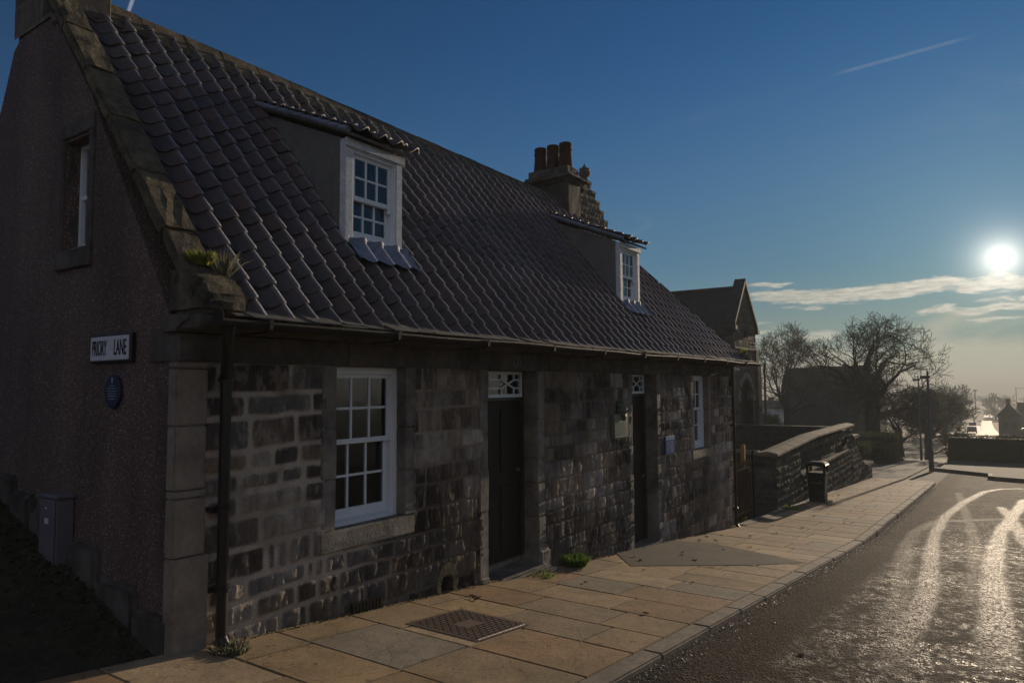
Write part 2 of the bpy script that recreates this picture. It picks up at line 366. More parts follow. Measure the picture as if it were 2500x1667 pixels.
def mat_tile():
    m = bpy.data.materials.new('clay_pantile'); m.use_nodes = True; t = NT(m.node_tree); b = t.n['Principled BSDF']
    o = t.new('ShaderNodeTexCoord').outputs['Object']
    c = t.new('ShaderNodeVertexColor', layer_name='Col').outputs[0]
    big = t.ramp(t.noise(o, .9, 4, .6), [(.35, 0), (.65, 1)])
    c = t.mix(t.math('MULTIPLY', big, .45), c, (.045, .052, .066))
    c = t.mix(1.0, c, t.ramp(t.noise(o, 26, 6, .7), [(.25, .65), (.75, 1.35)]), 'MULTIPLY')
    frost = t.math('MULTIPLY', t.ramp(t.noise(o, .55, 3, .5), [(.50, 0), (.72, 1)]), t.ramp(t.noise(o, 70, 3), [(.40, 0), (.62, 1)]))
    c = t.mix(t.math('MULTIPLY', frost, .25), c, (.23, .26, .31))
    glint_frost = t.math('MULTIPLY', t.new('ShaderNodeAttribute', attribute_name='crest_glint').outputs['Fac'], t.math('MULTIPLY', t.ramp(t.noise(o, .7, 3), [(.40, .35), (.62, 1)]), t.ramp(t.noise(o, 90, 3, .7), [(.34, 0), (.56, 1)])))  # frosted roll crests, with sunlit rims and glints painted into the colour
    c = t.mix(t.math('MULTIPLY', glint_frost, .80), c, (.72, .70, .72))
    t.put(b.inputs['Base Color'], c)
    t.put(b.inputs['Roughness'], t.math('ADD', .42, t.math('MULTIPLY', t.noise(o, 9, 4), .25))); b.inputs['Specular IOR Level'].default_value = .4
    bp = t.new('ShaderNodeBump'); bp.inputs['Strength'].default_value = .35; bp.inputs['Distance'].default_value = .008
    t.put(bp.inputs['Height'], t.noise(o, 60, 6, .7)); t.l.new(bp.outputs[0], b.inputs['Normal']); b.inputs['Coat Weight'].default_value = .12; b.inputs['Coat Roughness'].default_value = .33; return m
m_tile = mat_tile()

def mat_slab():
    m = bpy.data.materials.new('paving_sandstone'); m.use_nodes = True; t = NT(m.node_tree); b = t.n['Principled BSDF']
    o = t.new('ShaderNodeTexCoord').outputs['Object']
    c = t.new('ShaderNodeVertexColor', layer_name='Col').outputs[0]
    c = t.mix(1.0, c, t.ramp(t.noise(o, 3.5, 6, .6), [(.3, .78), (.7, 1.18)]), 'MULTIPLY')
    c = t.mix(1.0, c, t.ramp(t.noise(o, 90, 4, .7), [(.3, .7), (.7, 1.3)]), 'MULTIPLY')
    c = t.mix(t.ramp(t.noise(o, 1.1, 5, .6), [(.5, 0), (.75, .45)]), c, (.10, .095, .05))
    c = t.mix(1.0, c, t.ramp(t.noise(o, 16, 4, .7), [(.30, .45), (.40, 1)]), 'MULTIPLY')
    ck = t.new('ShaderNodeTexVoronoi', feature='DISTANCE_TO_EDGE'); t.put(ck.inputs['Vector'], t.vmath('ADD', o, t.mix(.25, (0, 0, 0), t.noise(o, 2.5, 5, out=1)))); ck.inputs['Scale'].default_value = .9
    c = t.mix(1.0, c, t.ramp(ck.outputs['Distance'], [(.0, .62), (.005, 1)]), 'MULTIPLY')
    t.put(b.inputs['Base Color'], c); b.inputs['Roughness'].default_value = .85; b.inputs['Specular IOR Level'].default_value = .12
    mp = t.new('ShaderNodeMapping'); t.put(mp.inputs[0], o); mp.inputs['Scale'].default_value = (1, 2.2, 1); mp.inputs['Rotation'].default_value = (0, 0, .5)
    b1 = t.new('ShaderNodeBump'); b1.inputs['Strength'].default_value = .45; b1.inputs['Distance'].default_value = .02
    t.put(b1.inputs['Height'], t.noise(mp.outputs[0], 7, 6, .62, dist=.6))
    b2 = t.new('ShaderNodeBump'); b2.inputs['Strength'].default_value = .5; b2.inputs['Distance'].default_value = .006
    t.put(b2.inputs['Height'], t.noise(o, 110, 5, .7)); t.l.new(b1.outputs[0], b2.inputs['Normal']); t.l.new(b2.outputs[0], b.inputs['Normal']); return m
m_slab = mat_slab()

def mat_road():
    m = bpy.data.materials.new('worn_asphalt'); m.use_nodes = True; t = NT(m.node_tree); b = t.n['Principled BSDF']
    o = t.new('ShaderNodeTexCoord').outputs['Object']
    tr = t.new('ShaderNodeAttribute', attribute_name='track').outputs['Fac']
    fr = t.new('ShaderNodeAttribute', attribute_name='frost').outputs['Fac']
    agg = t.new('ShaderNodeTexVoronoi'); t.put(agg.inputs['Vector'], o); agg.inputs['Scale'].default_value = 55
    c = t.mix(t.ramp(agg.outputs['Color'], [(.3, 0), (.9, 1)]), (.012, .010, .008), (.090, .071, .054))
    c = t.mix(1.0, c, t.ramp(t.noise(o, 1.7, 5, .6), [(.3, .75), (.7, 1.25)]), 'MULTIPLY')
    patch = t.ramp(t.noise(o, 5, 5, .65), [(.42, 0), (.60, 1)])
    fk = t.math('MULTIPLY', t.math('MULTIPLY', fr, patch), t.math('MULTIPLY', t.ramp(t.noise(o, 20, 5, .7), [(.47, 0), (.54, 1)]), t.ramp(t.noise(o, 95, 3, .7), [(.46, .1), (.56, 1)])))
    tk = t.math('MULTIPLY', t.math('MULTIPLY', tr, .62), t.ramp(t.noise(o, 34, 5, .7), [(.46, .02), (.53, 1)]))
    ice = t.math('MAXIMUM', fk, tk)
    c = t.mix(t.math('MULTIPLY', ice, .8), c, (.34, .32, .28))
    t.put(b.inputs['Base Color'], c)
    wet = t.ramp(t.noise(o, 2.3, 5, .7), [(.56, 0), (.70, 1)])
    r = t.math('SUBTRACT', .85, t.math('MULTIPLY', ice, .40)); r = t.math('SUBTRACT', r, t.math('MULTIPLY', t.math('MULTIPLY', wet, fr), .10))
    t.put(b.inputs['Roughness'], r); t.put(b.inputs['Specular IOR Level'], t.math('ADD', .02, t.math('ADD', t.math('MULTIPLY', fk, .16), t.math('MULTIPLY', tk, .06))))
    bp = t.new('ShaderNodeBump'); bp.inputs['Strength'].default_value = .9; bp.inputs['Distance'].default_value = .009
    t.put(bp.inputs['Height'], t.math('ADD', agg.outputs['Distance'], t.math('MULTIPLY', t.noise(o, 24, 4), 1.2))); t.l.new(bp.outputs[0], b.inputs['Normal']); return m
m_road = mat_road()
m_earth = mat('damp_earth', (.030, .026, .018), .9, .8, 20, .4, 3, .2, col2=(.045, .045, .022), bump2=.6, b2scale=5)
m_land = mat('winter_land', (.040, .042, .020), .9, .3, 2, .4, .05, .2, col2=(.06, .052, .03))
m_tarmac = mat('grey_tarmac', (.11, .098, .080), .9, .7, 90, .3, 2, .1, bdist=.006)
m_frost = mat('frosty_path', (.09, .082, .065), .9, .6, 30, .4, 3, .1, col2=(.20, .20, .185), bdist=.01)
m_farroad = mat('wet_far_road', (.07, .066, .058), .72, .2, 6, .2, .3, .08)
m_clean = mat('plain_stone_core', (.06, .055, .05), .9)

# ------------------------------------------------------------------ ground
def gz(X): return np.interp(X, [-60, 0, 13.5, 110, 400, 1500, 9000], [4.5, -1.38, -2.71, -8.55, -17.2, -28, -28])
def g(X): return float(gz(X))
def kerb_h(X): return .03+.085*sstep(np.asarray(X, float), 12.5, 15.5)
def grid(x, y, zf, name, m, kind='structure', attrs=None, col=None):
    X, Y = np.meshgrid(x, y, indexing='ij'); Z = zf(X, Y)
    n, k = X.shape; V = np.stack([X.ravel(), Y.ravel(), Z.ravel()], 1)
    i = (np.arange(n-1)[:, None]*k+np.arange(k-1)[None]).ravel(); F = np.stack([i, i+k, i+k+1, i+1], 1)
    o = link(name, np_mesh(name, V, F, col(X, Y) if col else None, {a: f(X, Y).ravel() for a, f in (attrs or {}).items()}), m, smooth=True)
    tag(o, kind=kind); return o
def bankz(X, Y): return np.where((X < 2.42) & (Y > 4.3), .31*(Y-4.3)*sstep(2.42-X, -.1, .0)*(1-.5*sstep(Y, 7, 12)), 0)
xs = np.concatenate([np.arange(-60, -6, 6), np.arange(-6, 14, .5), np.arange(14, 110, 4), np.geomspace(110, 9000, 40)])
ys = np.concatenate([-np.geomspace(4000, 20, 24), np.arange(-18, 20, 2), np.geomspace(20, 4000, 24)])
def landz(X, Y):
    far = sstep(X, 200, 1200); return gz(X)-.25-.4*sstep(X, 45, 60)+far*(fbm(X/400, Y/400, 3)-.5)*14
grid(xs, ys, landz, 'terrain', m_land)
def lanez(X, Y): return gz(X)-.015+np.where(Y > 4.3, .31*(Y-4.3)*(1-.45*sstep(Y, 7, 12)), 0)+(fbm(X*3, Y*3, 5)-.5)*.05
grid(np.arange(-9, 2.50, .12), np.concatenate([np.arange(4.16, 9, .12), np.arange(9, 22, 1)]), lanez, 'grassy_bank', m_earth)
# tyre tracks, laid on the road as curves in plan
TR = [([(33.2, -.89), (32.3, -.19), (30.04, .33), (24.6, .81), (20.2, 1.04), (16.7, 1.05), (14.2, .96), (10.9, .76), (8.9, .67), (7.4, .65), (5.5, .66)], .13, 1.0),
      ([(20.2, .2), (18.8, 1.17), (16.6, 1.4), (14.4, 1.36), (11.5, 1.14), (8.6, .88), (6.9, .8)], .13, .55),
      ([(28.5, 1.06), (22.6, .73), (18.2, .48), (14.7, .34), (11.5, .26), (8.8, .26)], .12, .45),
      ([(34, -2.2), (27, -.71), (20.9, -.27), (17.8, -.04), (14.4, .06), (11.7, .08), (8.5, .05), (6.2, .03)], .17, 1.0),
      ([(24, -.1), (20, -.33), (16.7, -.41), (12, -.9), (8, -1.6)], .15, .9),
      ([(18.8, 1.17), (19.6, .67), (20.9, -.27), (21.3, -.9)], .18, .5)]
def trackf(X, Y):
    out = np.zeros(X.shape)
    for pts, w, a in TR:
        d = np.full(X.shape, 9.)
        for (x0, y0), (x1, y1) in zip(pts[:-1], pts[1:]):
            q = np.clip(((X-x0)*(x1-x0)+(Y-y0)*(y1-y0))/((x1-x0)**2+(y1-y0)**2), 0, 1)
            d = np.minimum(d, np.hypot(X-x0-q*(x1-x0), Y-y0-q*(y1-y0)))
        wd = w*(1+.5*(fbm(X*1.5, Y*1.5, 9)-.5)); fade = sstep(X, 3.5, 8)
        out = np.maximum(out, a*(1-sstep(d, wd*.55, wd*1.15))*fade)
    return out
def frostf(X, Y): return sstep(1.42-Y, 0, .25)*(1-sstep(X, 12, 24)*.75)*(.55+.9*(fbm(X*.6, Y*.9, 21)-.35))
def roadz(X, Y): return gz(X)-kerb_h(X)-.012*(2-Y)*0-.01*(fbm(X*.7, Y*.7, 4)-.5)
grid(np.concatenate([np.arange(-12, 2, .5), np.arange(2, 35, .045), np.arange(35, 58, .3)]), np.concatenate([np.arange(-14, -3, .5), np.arange(-3, 1.93, .045), [1.93]]), roadz, 'road', m_road,
     attrs={'track': trackf, 'frost': frostf})
grid(np.arange(31.9, 58, .4), np.arange(1.8, 4.5, .3), lambda X, Y: gz(X)-kerb_h(X)-.004, 'junction_road', m_tarmac)
grid(np.arange(31.4, 57, .35), np.arange(3.2, 12, .35), lambda X, Y: gz(X)-.07+.04*(fbm(X, Y, 8)-.5), 'frosty_path', m_frost)
grid(np.arange(44.4, 59, .5), np.arange(-9, 2.9, .5), lambda X, Y: gz(X)+.03, 'far_pavement', m_tarmac)

# pavement: rows of slabs across, joints staggered
def pave():
    V = []; F = []; Cc = []
    edges = [2.12]
    r = random.Random(4)
    X = -7.2
    cols = [(.27, .205, .125), (.25, .19, .115), (.29, .225, .145), (.235, .185, .12), (.26, .20, .13), (.30, .24, .165), (.24, .165, .10), (.19, .175, .145), (.215, .175, .125)]
    while X < 32.2:
        w = r.uniform(.52, .68); X1 = min(X+w, 32.35)
        y = 2.085; first = True; yend = 4.24
        skew = r.uniform(-.01, .01)
        while y < yend-.02:
            L = r.uniform(.38, .62) if first and r.random() < .5 else r.uniform(.62, .95)
            y1 = min(y+L, yend)
            if yend-y1 < .28: y1 = yend
            first = False
            c = np.array(r.choice(cols))*r.uniform(.88, 1.10)*np.array([1.22, 1.15, 1.05])
            gp = .0055; dz = r.uniform(-.0018, .0018); tx = r.uniform(-.002, .002)
            if not (X1 > 3.96 and X < 4.60 and y1 > 3.02 and y < 3.66) or True:
                k = len(V); b = .006
                x0, x1_, q0, q1 = X+gp, X1-gp, y+gp, y1-gp
                for (xx, yy, d) in ((x0, q0, -.012), (x1_, q0, -.012), (x1_, q1, -.012), (x0, q1, -.012), (x0+b, q0+b, 0), (x1_-b, q0+b, 0), (x1_-b, q1-b, 0), (x0+b, q1-b, 0)):
                    V.append((xx, yy, g(xx)+dz+d+tx*(xx-X)/w)); Cc.append(c*(.6 if d < 0 else 1))
                F += [(k+4, k+5, k+6, k+7), (k, k+1, k+5, k+4), (k+1, k+2, k+6, k+5), (k+2, k+3, k+7, k+6), (k+3, k, k+4, k+7)]
            y = y1
        X = X1
    o = link('pavement', np_mesh('pavement', V, F, np.array(Cc)), m_slab); tag(o, kind='structure')
pave()
grid(np.arange(-7.3, 32.5, .4), np.array([2.0, 3, 4.3]), lambda X, Y: gz(X)-.011, 'pavement_bed', mat('joint_soil', (.028, .024, .014), .95, .5, 50, .3, 8))
# grey tarmac wedge in front of the far door
mb = MB(); W_ = [(8.55, 4.20), (10.6, 4.20), (10.75, 3.6), (9.95, 2.10), (9.1, 2.6), (7.75, 3.62)]
mb.add([(x, y, g(x)+.0048) for x, y in W_], [tuple(range(len(W_)))]); tag(mb.build('tarmac_patch', m_tarmac), kind='structure')
# kerb stones
mb = MB(); x = -7.; r = random.Random(2)
while x < 32:
    L = r.uniform(.75, 1.0); x1 = min(x+L, 32.2); z0, z1 = g(x), g(x1); dz = r.uniform(-.004, .006); yo = r.uniform(-.008, .008)
    if x > 30.8: yo += .02
    h = .14
    mb.add([(x+.006, 1.915+yo, z0-h), (x1-.006, 1.915+yo, z1-h), (x1-.006, 2.075, z1-h), (x+.006, 2.075, z0-h), (x+.006, 1.915+yo, z0+dz+.004), (x1-.006, 1.915+yo, z1+dz+.004), (x1-.006, 2.075, z1+dz+.004), (x+.006, 2.075, z0+dz+.004)],
           [(0, 3, 2, 1), (4, 5, 6, 7), (0, 1, 5, 4), (1, 2, 6, 5), (2, 3, 7, 6), (3, 0, 4, 7)])
    x = x1
tag(mb.build('kerb', m_kerb, bevel=.012, segs=2, smooth=False), kind='structure')
# island / far kerb beyond the junction
mb = MB()
def kerbline(p, q, w=.14, h=.1):
    p = Vector(p); q = Vector(q); d = (q-p).normalized(); n = Vector((-d.y, d.x, 0))*w
    for a in range(6):
        s0 = p.lerp(q, a/6); s1 = p.lerp(q, (a+.985)/6)
        P = [s0, s1, s1+n, s0+n]; mb.add([(v.x, v.y, g(v.x)-.2) for v in P]+[(v.x, v.y, g(v.x)+.05) for v in P], [(4, 5, 6, 7), (0, 1, 5, 4), (1, 2, 6, 5), (2, 3, 7, 6), (3, 0, 4, 7)])
kerbline((44.2, 2.9, 0), (40.9, .25, 0)); kerbline((38.4, .25, 0), (38.0, 0, 0)); kerbline((38.0, 0, 0), (36.6, -2.4, 0)); kerbline((40.9, .25, 0), (38.4, .25, 0))
tag(mb.build('far_kerb', m_kerb), kind='structure')
pts = [(44.2, 2.9), (40.9, .27), (38.3, .27), (36.6, -2.5), (36, -9), (45, -9), (45, 2.9)]
mb = MB().add([(x, y, g(x)+.045) for x, y in pts], [tuple(range(7))]); tag(mb.build('corner_pavement', m_tarmac), kind='structure')

# ------------------------------------------------------------------ stone panels
def stone_panel(name, O, U, Vv, N, w, h, res, m, parent, holes=(), seed=1, courses=(.16, .30), widths=(.25, .62), joint=.012, depth=.02, rock=.03,
                palette=None, mortar=(.17, .155, .135), wide=None, keep=None, streak=True, cs=1.0, kind=None):
    O = np.array(O, float); U = np.array(U, float); Vv = np.array(Vv, float); N = np.array(N, float)
    r = random.Random(seed); pal = palette or [(.035, .032, .030), (.05, .043, .038), (.075, .064, .053), (.105, .09, .072), (.06, .055, .052), (.09, .085, .08)]
    nu = int(w/res)+1; nv = int(h/res)+1; u = np.linspace(0, w, nu); v = np.linspace(0, h, nv); UU, VV = np.meshgrid(u, v, indexing='ij')
    wob = (fbm(UU*6, VV*6, seed+3)-.5)*.022; wob2 = (fbm(UU*7+9, VV*7, seed+4)-.5)*.022
    U2 = UU+wob; V2 = VV+wob2+(fbm(UU*.8, VV*.8, seed+5)-.5)*.05
    H = np.zeros(UU.shape); COL = np.empty(UU.shape+(3,)); COL[:] = mortar
    COL *= (.75+.5*fbm(UU*9, VV*9, seed+6))[..., None]
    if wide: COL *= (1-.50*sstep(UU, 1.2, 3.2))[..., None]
    rk = fbm(UU*14, VV*5, seed+7, 5, .6); rk2 = fbm(UU*30, VV*12, seed+8, 3); rkv = fbm(UU*55, VV*7, seed+12, 3)
    rects = []; y = 0
    while y < h:
        ch = r.uniform(*courses); x = -r.uniform(0, .3)
        while x < w:
            sw = r.uniform(*widths)*(1.25 if ch > .24 else 1)
            if ch > .24 and r.random() < .3: rects += [(x, y, x+sw, y+ch*.5), (x, y+ch*.5, x+sw, y+ch)]
            elif r.random() < .18: rects += [(x, y, x+sw*.45, y+ch), (x+sw*.45, y, x+sw, y+ch)]
            else: rects.append((x, y, x+sw, y+ch))
            x += sw
        y += ch
    for (a, b, c, d) in rects:
        i0, i1 = np.searchsorted(u, (a-.04, c+.04)); j0, j1 = np.searchsorted(v, (b-.06, d+.06))
        if i1 <= i0 or j1 <= j0: continue
        sl = (slice(i0, i1), slice(j0, j1)); uu = U2[sl]; vv = V2[sl]
        jw = joint; rr = .025
        if wide:
            kx = wide((a+c)/2, (b+d)/2); jw = joint+kx*r.uniform(.5, 1.5); rr = .014+kx*.75
        rr = min(rr, (c-a)/2-.01, (d-b)/2-.01)
        cx, cy = (a+c)/2, (b+d)/2; hx, hy = (c-a)/2-jw/2, (d-b)/2-jw/2
        dx = np.abs(uu-cx)-(hx-rr); dy = np.abs(vv-cy)-(hy-rr)
        sd = rr-np.hypot(np.maximum(dx, 0), np.maximum(dy, 0))-np.minimum(np.maximum(dx, dy), 0)
        ins = sstep(sd, -.001, max(.014, res*1.1)); inh = sstep(sd, 0, max(.015, res*1.2))
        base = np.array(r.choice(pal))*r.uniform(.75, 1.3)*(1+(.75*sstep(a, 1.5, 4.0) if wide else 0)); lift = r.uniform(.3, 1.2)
        cc = base[None, None]*((.35+1.35*rk[sl])*(.78+.44*rkv[sl]))[..., None]
        pale = sstep(rk2[sl]+rk[sl]*.6, .88, 1.0)[..., None]*.35*(1 if streak else 0)
        cc = cc*(1-pale)+np.array(mortar)*.9*pale
        COL[sl] = COL[sl]*(1-ins[..., None])+cc*ins[..., None]
        H[sl] = H[sl]*(1-inh)+(depth*lift+rock*(rk[sl]-.5)+rock*.45*(rk2[sl]-.5)+rock*.22*(rkv[sl]-.5))*inh
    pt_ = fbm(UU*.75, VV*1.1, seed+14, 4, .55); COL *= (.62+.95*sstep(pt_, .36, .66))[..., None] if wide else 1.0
    if wide:
        wm_ = sstep(fbm(UU*2.2, VV*3.0, seed+15, 4, .6), .56, .66)[..., None]*.45; COL = COL*(1-wm_)+np.array((.15, .125, .10))*(.6+.8*rk2[..., None])*wm_
    H += (fbm(UU*20, VV*20, seed+10, 3)-.5)*.006
    P = O+UU[..., None]*U+VV[..., None]*Vv+H[..., None]*N
    i = (np.arange(nu-1)[:, None]*nv+np.arange(nv-1)[None]).ravel(); F = np.stack([i, i+nv, i+nv+1, i+1], 1)
    cu = (u[:-1]+u[1:])/2; cv = (v[:-1]+v[1:])/2; CU, CV = np.meshgrid(cu, cv, indexing='ij'); ok = np.ones(CU.shape, bool)
    for (a, b, c, d) in holes: ok &= ~((CU > a) & (CU < c) & (CV > b) & (CV < d))
    if keep is not None: ok &= keep(CU, CV)
    F = F[ok.ravel()]
    if np.dot(np.cross(U, Vv), N) < 0: F = F[:, ::-1]
    o = link(name, np_mesh(name, P.reshape(-1, 3), F, (COL*cs).reshape(-1, 3)), m, parent, smooth=True)
    return o

# ================================================================== COTTAGE
cot = thing('cottage', 'long single-storey stone cottage with a pantiled roof, two dormers and a harled end wall', 'cottage', (8, 6, -2.2))
X0, X1, YF = 2.42, 13.75, 4.2; ZT = .168
# front wall
holes = [(3.60, -1.22, 4.58, ZT+1), (5.60, -2.4, 6.74, ZT+1), (9.08, -2.9, 10.08, ZT+1), (11.50, -1.22, 12.44, ZT+1)]
ZB = -3.0
fw_h = [(a-X0, b-ZB, c-X0, d-ZB) for a, b, c, d in holes]+[(4.94-X0, -1.98-ZB, 5.10-X0, -1.74-ZB)]
def widej(u, v): return .020*max(0, 1-max(0, (u-.9))/1.0) + .001
def pal_keep(CU, CV): return CV+ZB > gz(CU+X0)-.15
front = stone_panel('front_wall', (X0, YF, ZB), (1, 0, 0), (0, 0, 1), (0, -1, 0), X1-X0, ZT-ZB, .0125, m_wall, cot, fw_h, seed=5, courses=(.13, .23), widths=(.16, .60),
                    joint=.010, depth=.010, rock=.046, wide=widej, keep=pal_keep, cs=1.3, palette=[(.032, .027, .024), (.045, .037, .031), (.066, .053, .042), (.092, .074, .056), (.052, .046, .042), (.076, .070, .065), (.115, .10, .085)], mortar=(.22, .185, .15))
# frieze blocks above the wall, and the cornice
mb = MB(); r = random.Random(5); x = X0-.02
while x < X1:
    L = r.uniform(.9, 1.7); x2 = min(x+L, X1+.0); mb.box(x+.003, x2-.003, YF-.035+r.uniform(-.004, .004), YF+.3, ZT, .352); x = x2
mb.build('frieze', m_soot, cot, bevel=.006, sub=.3, rough=.0016)
mb = MB(); x = X0-.06
prof = [(YF+.1, .355), (YF-.06, .355), (YF-.075, .375), (YF-.10, .385), (YF-.13, .405), (YF-.20, .415), (YF-.215, .455), (YF+.1, .455)]
while x < X1+.02:
    x2 = min(x+1.4, X1+.05); mb.prism([(x, y, z) for y, z in prof], (x2-x-.004, 0, 0)); x = x2
mb.build('cornice', m_soot, cot)
# pilaster of dressed blocks at the corner
mb = MB(); z = g(2.5)-.2
for h_, wd in ((.78, .22), (.36, .20), (.05, .205), (.40, .195), (.36, .20), (.165, .20)):
    z2 = min(z+h_, ZT); mb.box(X0-.035, X0+wd-.02, YF-.045-(.015 if z < -1.5 else 0), YF+.05, z+.003, z2-.003); z = z2
mb.box(X0-.03, X0+.19, YF-.045, YF+.05, z, ZT)
mb.build('corner_pilaster', m_dress_l, cot, bevel=.008, segs=2, sub=.25, rough=.0015)
# jamb and lintel/sill stones
def surround(kind, xa, xb, zb, zt, jw, mat_, sill=True, dpt=.18, proj=.008):
    r = random.Random(int(xa*10))
    for x0_, x1_ in ((xa-jw, xa), (xb, xb+jw)):
        z = zb; mb = MB()
        while z < zt-.01:
            z2 = z+r.uniform(.26, .46)
            if zt-z2 < .18: z2 = zt
            e = r.uniform(-.005, .006)
            mb.box(x0_, x1_, YF-proj-e, YF+dpt, z+.001, min(z2, zt)-.001); z = z2
        mb.build(kind+'_jamb', mat_, cot, bevel=.009, segs=2, sub=.2, rough=.0022)
    if sill: MB().box(xa-jw-.02, xb+jw*.6+.02, YF-.03, YF+dpt-.01, zb-.155, zb-.002).build(kind+'_sill', mat_, cot, bevel=.011, segs=2, sub=.12, rough=.003)
surround('window', 3.71, 4.47, -1.10, ZT+.01, .15, m_ash)
surround('window', 11.60, 12.34, -1.10, ZT+.01, .13, m_dress_l)
surround('door', 5.69, 6.62, -2.05, ZT+.01, .15, m_ash, sill=False, dpt=.36)
surround('door', 9.13, 10.0, -2.36, ZT+.01, .13, m_ash, sill=False, dpt=.36)
# bulging base stones beside the first door
for bb in ((6.60, 6.83, YF-.05, YF+.3, -2.03, -1.80), (6.66, 6.86, YF-.14, YF+.02, -2.25, -2.02), (5.53, 5.70, YF-.03, YF+.3, -2.15, -1.86), (5.50, 5.66, YF-.09, YF-.0, -2.2, -1.97)): MB().box(*bb).build('base_stone', m_ash, cot, bevel=.03, segs=3, sub=.15, rough=.003, smooth=True)
mb = MB(); mb.box(5.62, 6.74, YF-.10, YF+.42, -2.2, -1.955); mb.box(5.70, 6.60, YF+.22, YF+.42, -1.955, -1.875); mb.build('doorstep', m_ash, cot, bevel=.02, segs=2, sub=.15, rough=.004)
mb = MB(); mb.box(9.12, 10.02, YF-.02, YF+.42, -2.6, -2.315); mb.build('doorstep', m_ash, cot, bevel=.015, segs=2)

# ---- windows
def sash_window(parent, name, x0, x1, z0, z1, y, mf, fr=.055, split=.5, behind='curtain', meet=None, horn=False, cols=3):
    """box frame at depth y, upper sash in front, lower sash behind; faces -Y"""
    zm = meet if meet is not None else z0+(z1-z0)*split
    f = MB()
    f.box(x0, x0+fr, y-.03, y+.09, z0, z1); f.box(x1-fr, x1, y-.03, y+.09, z0, z1); f.box(x0+fr, x1-fr, y-.03, y+.09, z1-fr*.8, z1)
    f.prism([(x0+fr, y-.035, z0), (x0+fr, y+.09, z0), (x0+fr, y+.09, z0+.05), (x0+fr, y-.035, z0+.03)], (x1-x0-2*fr, 0, 0))
    f.box(x0+fr, x0+fr+.012, y-.012, y+.09, z0+.03, z1-fr*.8); f.box(x1-fr-.012, x1-fr, y-.012, y+.09, z0+.03, z1-fr*.8)
    fo = f.build(name, mf, parent, bevel=.003)
    def sash(nm, a, b, yy, bot, topb):
        s = MB(); sx0, sx1 = x0+fr+.012, x1-fr-.012; st = .036
        s.box(sx0, sx0+st, yy, yy+.03, a, b); s.box(sx1-st, sx1, yy, yy+.03, a, b); s.box(sx0+st, sx1-st, yy, yy+.03, a, a+bot); s.box(sx0+st, sx1-st, yy, yy+.03, b-topb, b)
        gw = sx1-sx0-2*st
        for k in range(1, cols): xx = sx0+st+gw*k/cols; s.box(xx-.010, xx+.010, yy+.002, yy+.028, a+bot, b-topb)
        zz = (a+bot+b-topb)/2
        for k in range(cols): s.box(sx0+st+gw*k/cols+.010, sx0+st+gw*(k+1)/cols-.010, yy+.002, yy+.028, zz-.010, zz+.010)
        s.build(nm, mf, fo, bevel=.002)
        q = MB().box(sx0+st, sx1-st, yy+.013, yy+.016, a+bot, b-topb); q.build('glass', m_glass, fo)
    sash('upper_sash', zm-.02, z1-fr*.8, y+.005, .042, .035)
    sash('lower_sash', z0+.035, zm+.02, y+.042, .085, .038)
    if horn: MB().box(x1-fr-.05, x1-fr-.01, y-.005, y+.03, zm-.07, zm-.02).build('sash_horn', mf, fo, bevel=.008)
    if behind == 'curtain':
        n = 120; V = []; F = []
        for side, (xa, xb, za) in enumerate(((x0, x1, zm),)):
            for i in range(n+1):
                xx = xa+(xb-xa)*i/n; yy = y+.15+.030*sin(i*.62)+.014*sin(i*1.3+1)
                V += [(xx, yy, za-.0), (xx, yy, z1)]
                if i: k = len(V)-4; F.append((k, k+2, k+3, k+1))
        link('lace_curtain', np_mesh('lace', V, F), m_cur, fo, smooth=True)
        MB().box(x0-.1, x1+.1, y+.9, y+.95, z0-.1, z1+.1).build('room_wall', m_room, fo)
    elif behind == 'blind':
        MB().box(x0+fr, x1-fr, y+.11, y+.115, z0+.05, z1-fr).build('roller_blind', m_blind, fo)
    return fo
w1 = sash_window(cot, 'ground_floor_window', 3.66, 4.50, -1.10, .165, YF+.12, m_white, fr=.07, meet=-.44)
# little snowflake ornaments hung in the upper panes
for px, pz in ((3.975, -.33), (4.10, -.325)):
    mb = MB()
    for k in range(3):
        a = pi*k/3+.3; dx, dz = .028*cos(a), .028*sin(a); mb.tube([(px-dx, YF+.22, pz-dz), (px+dx, YF+.22, pz+dz)], .004, 5)
    mb.build('snowflake_ornament', m_nsw, w1)
w3 = sash_window(cot, 'ground_floor_window', 11.56, 12.38, -1.10, .165, YF+.12, m_white, fr=.07, meet=-.42)
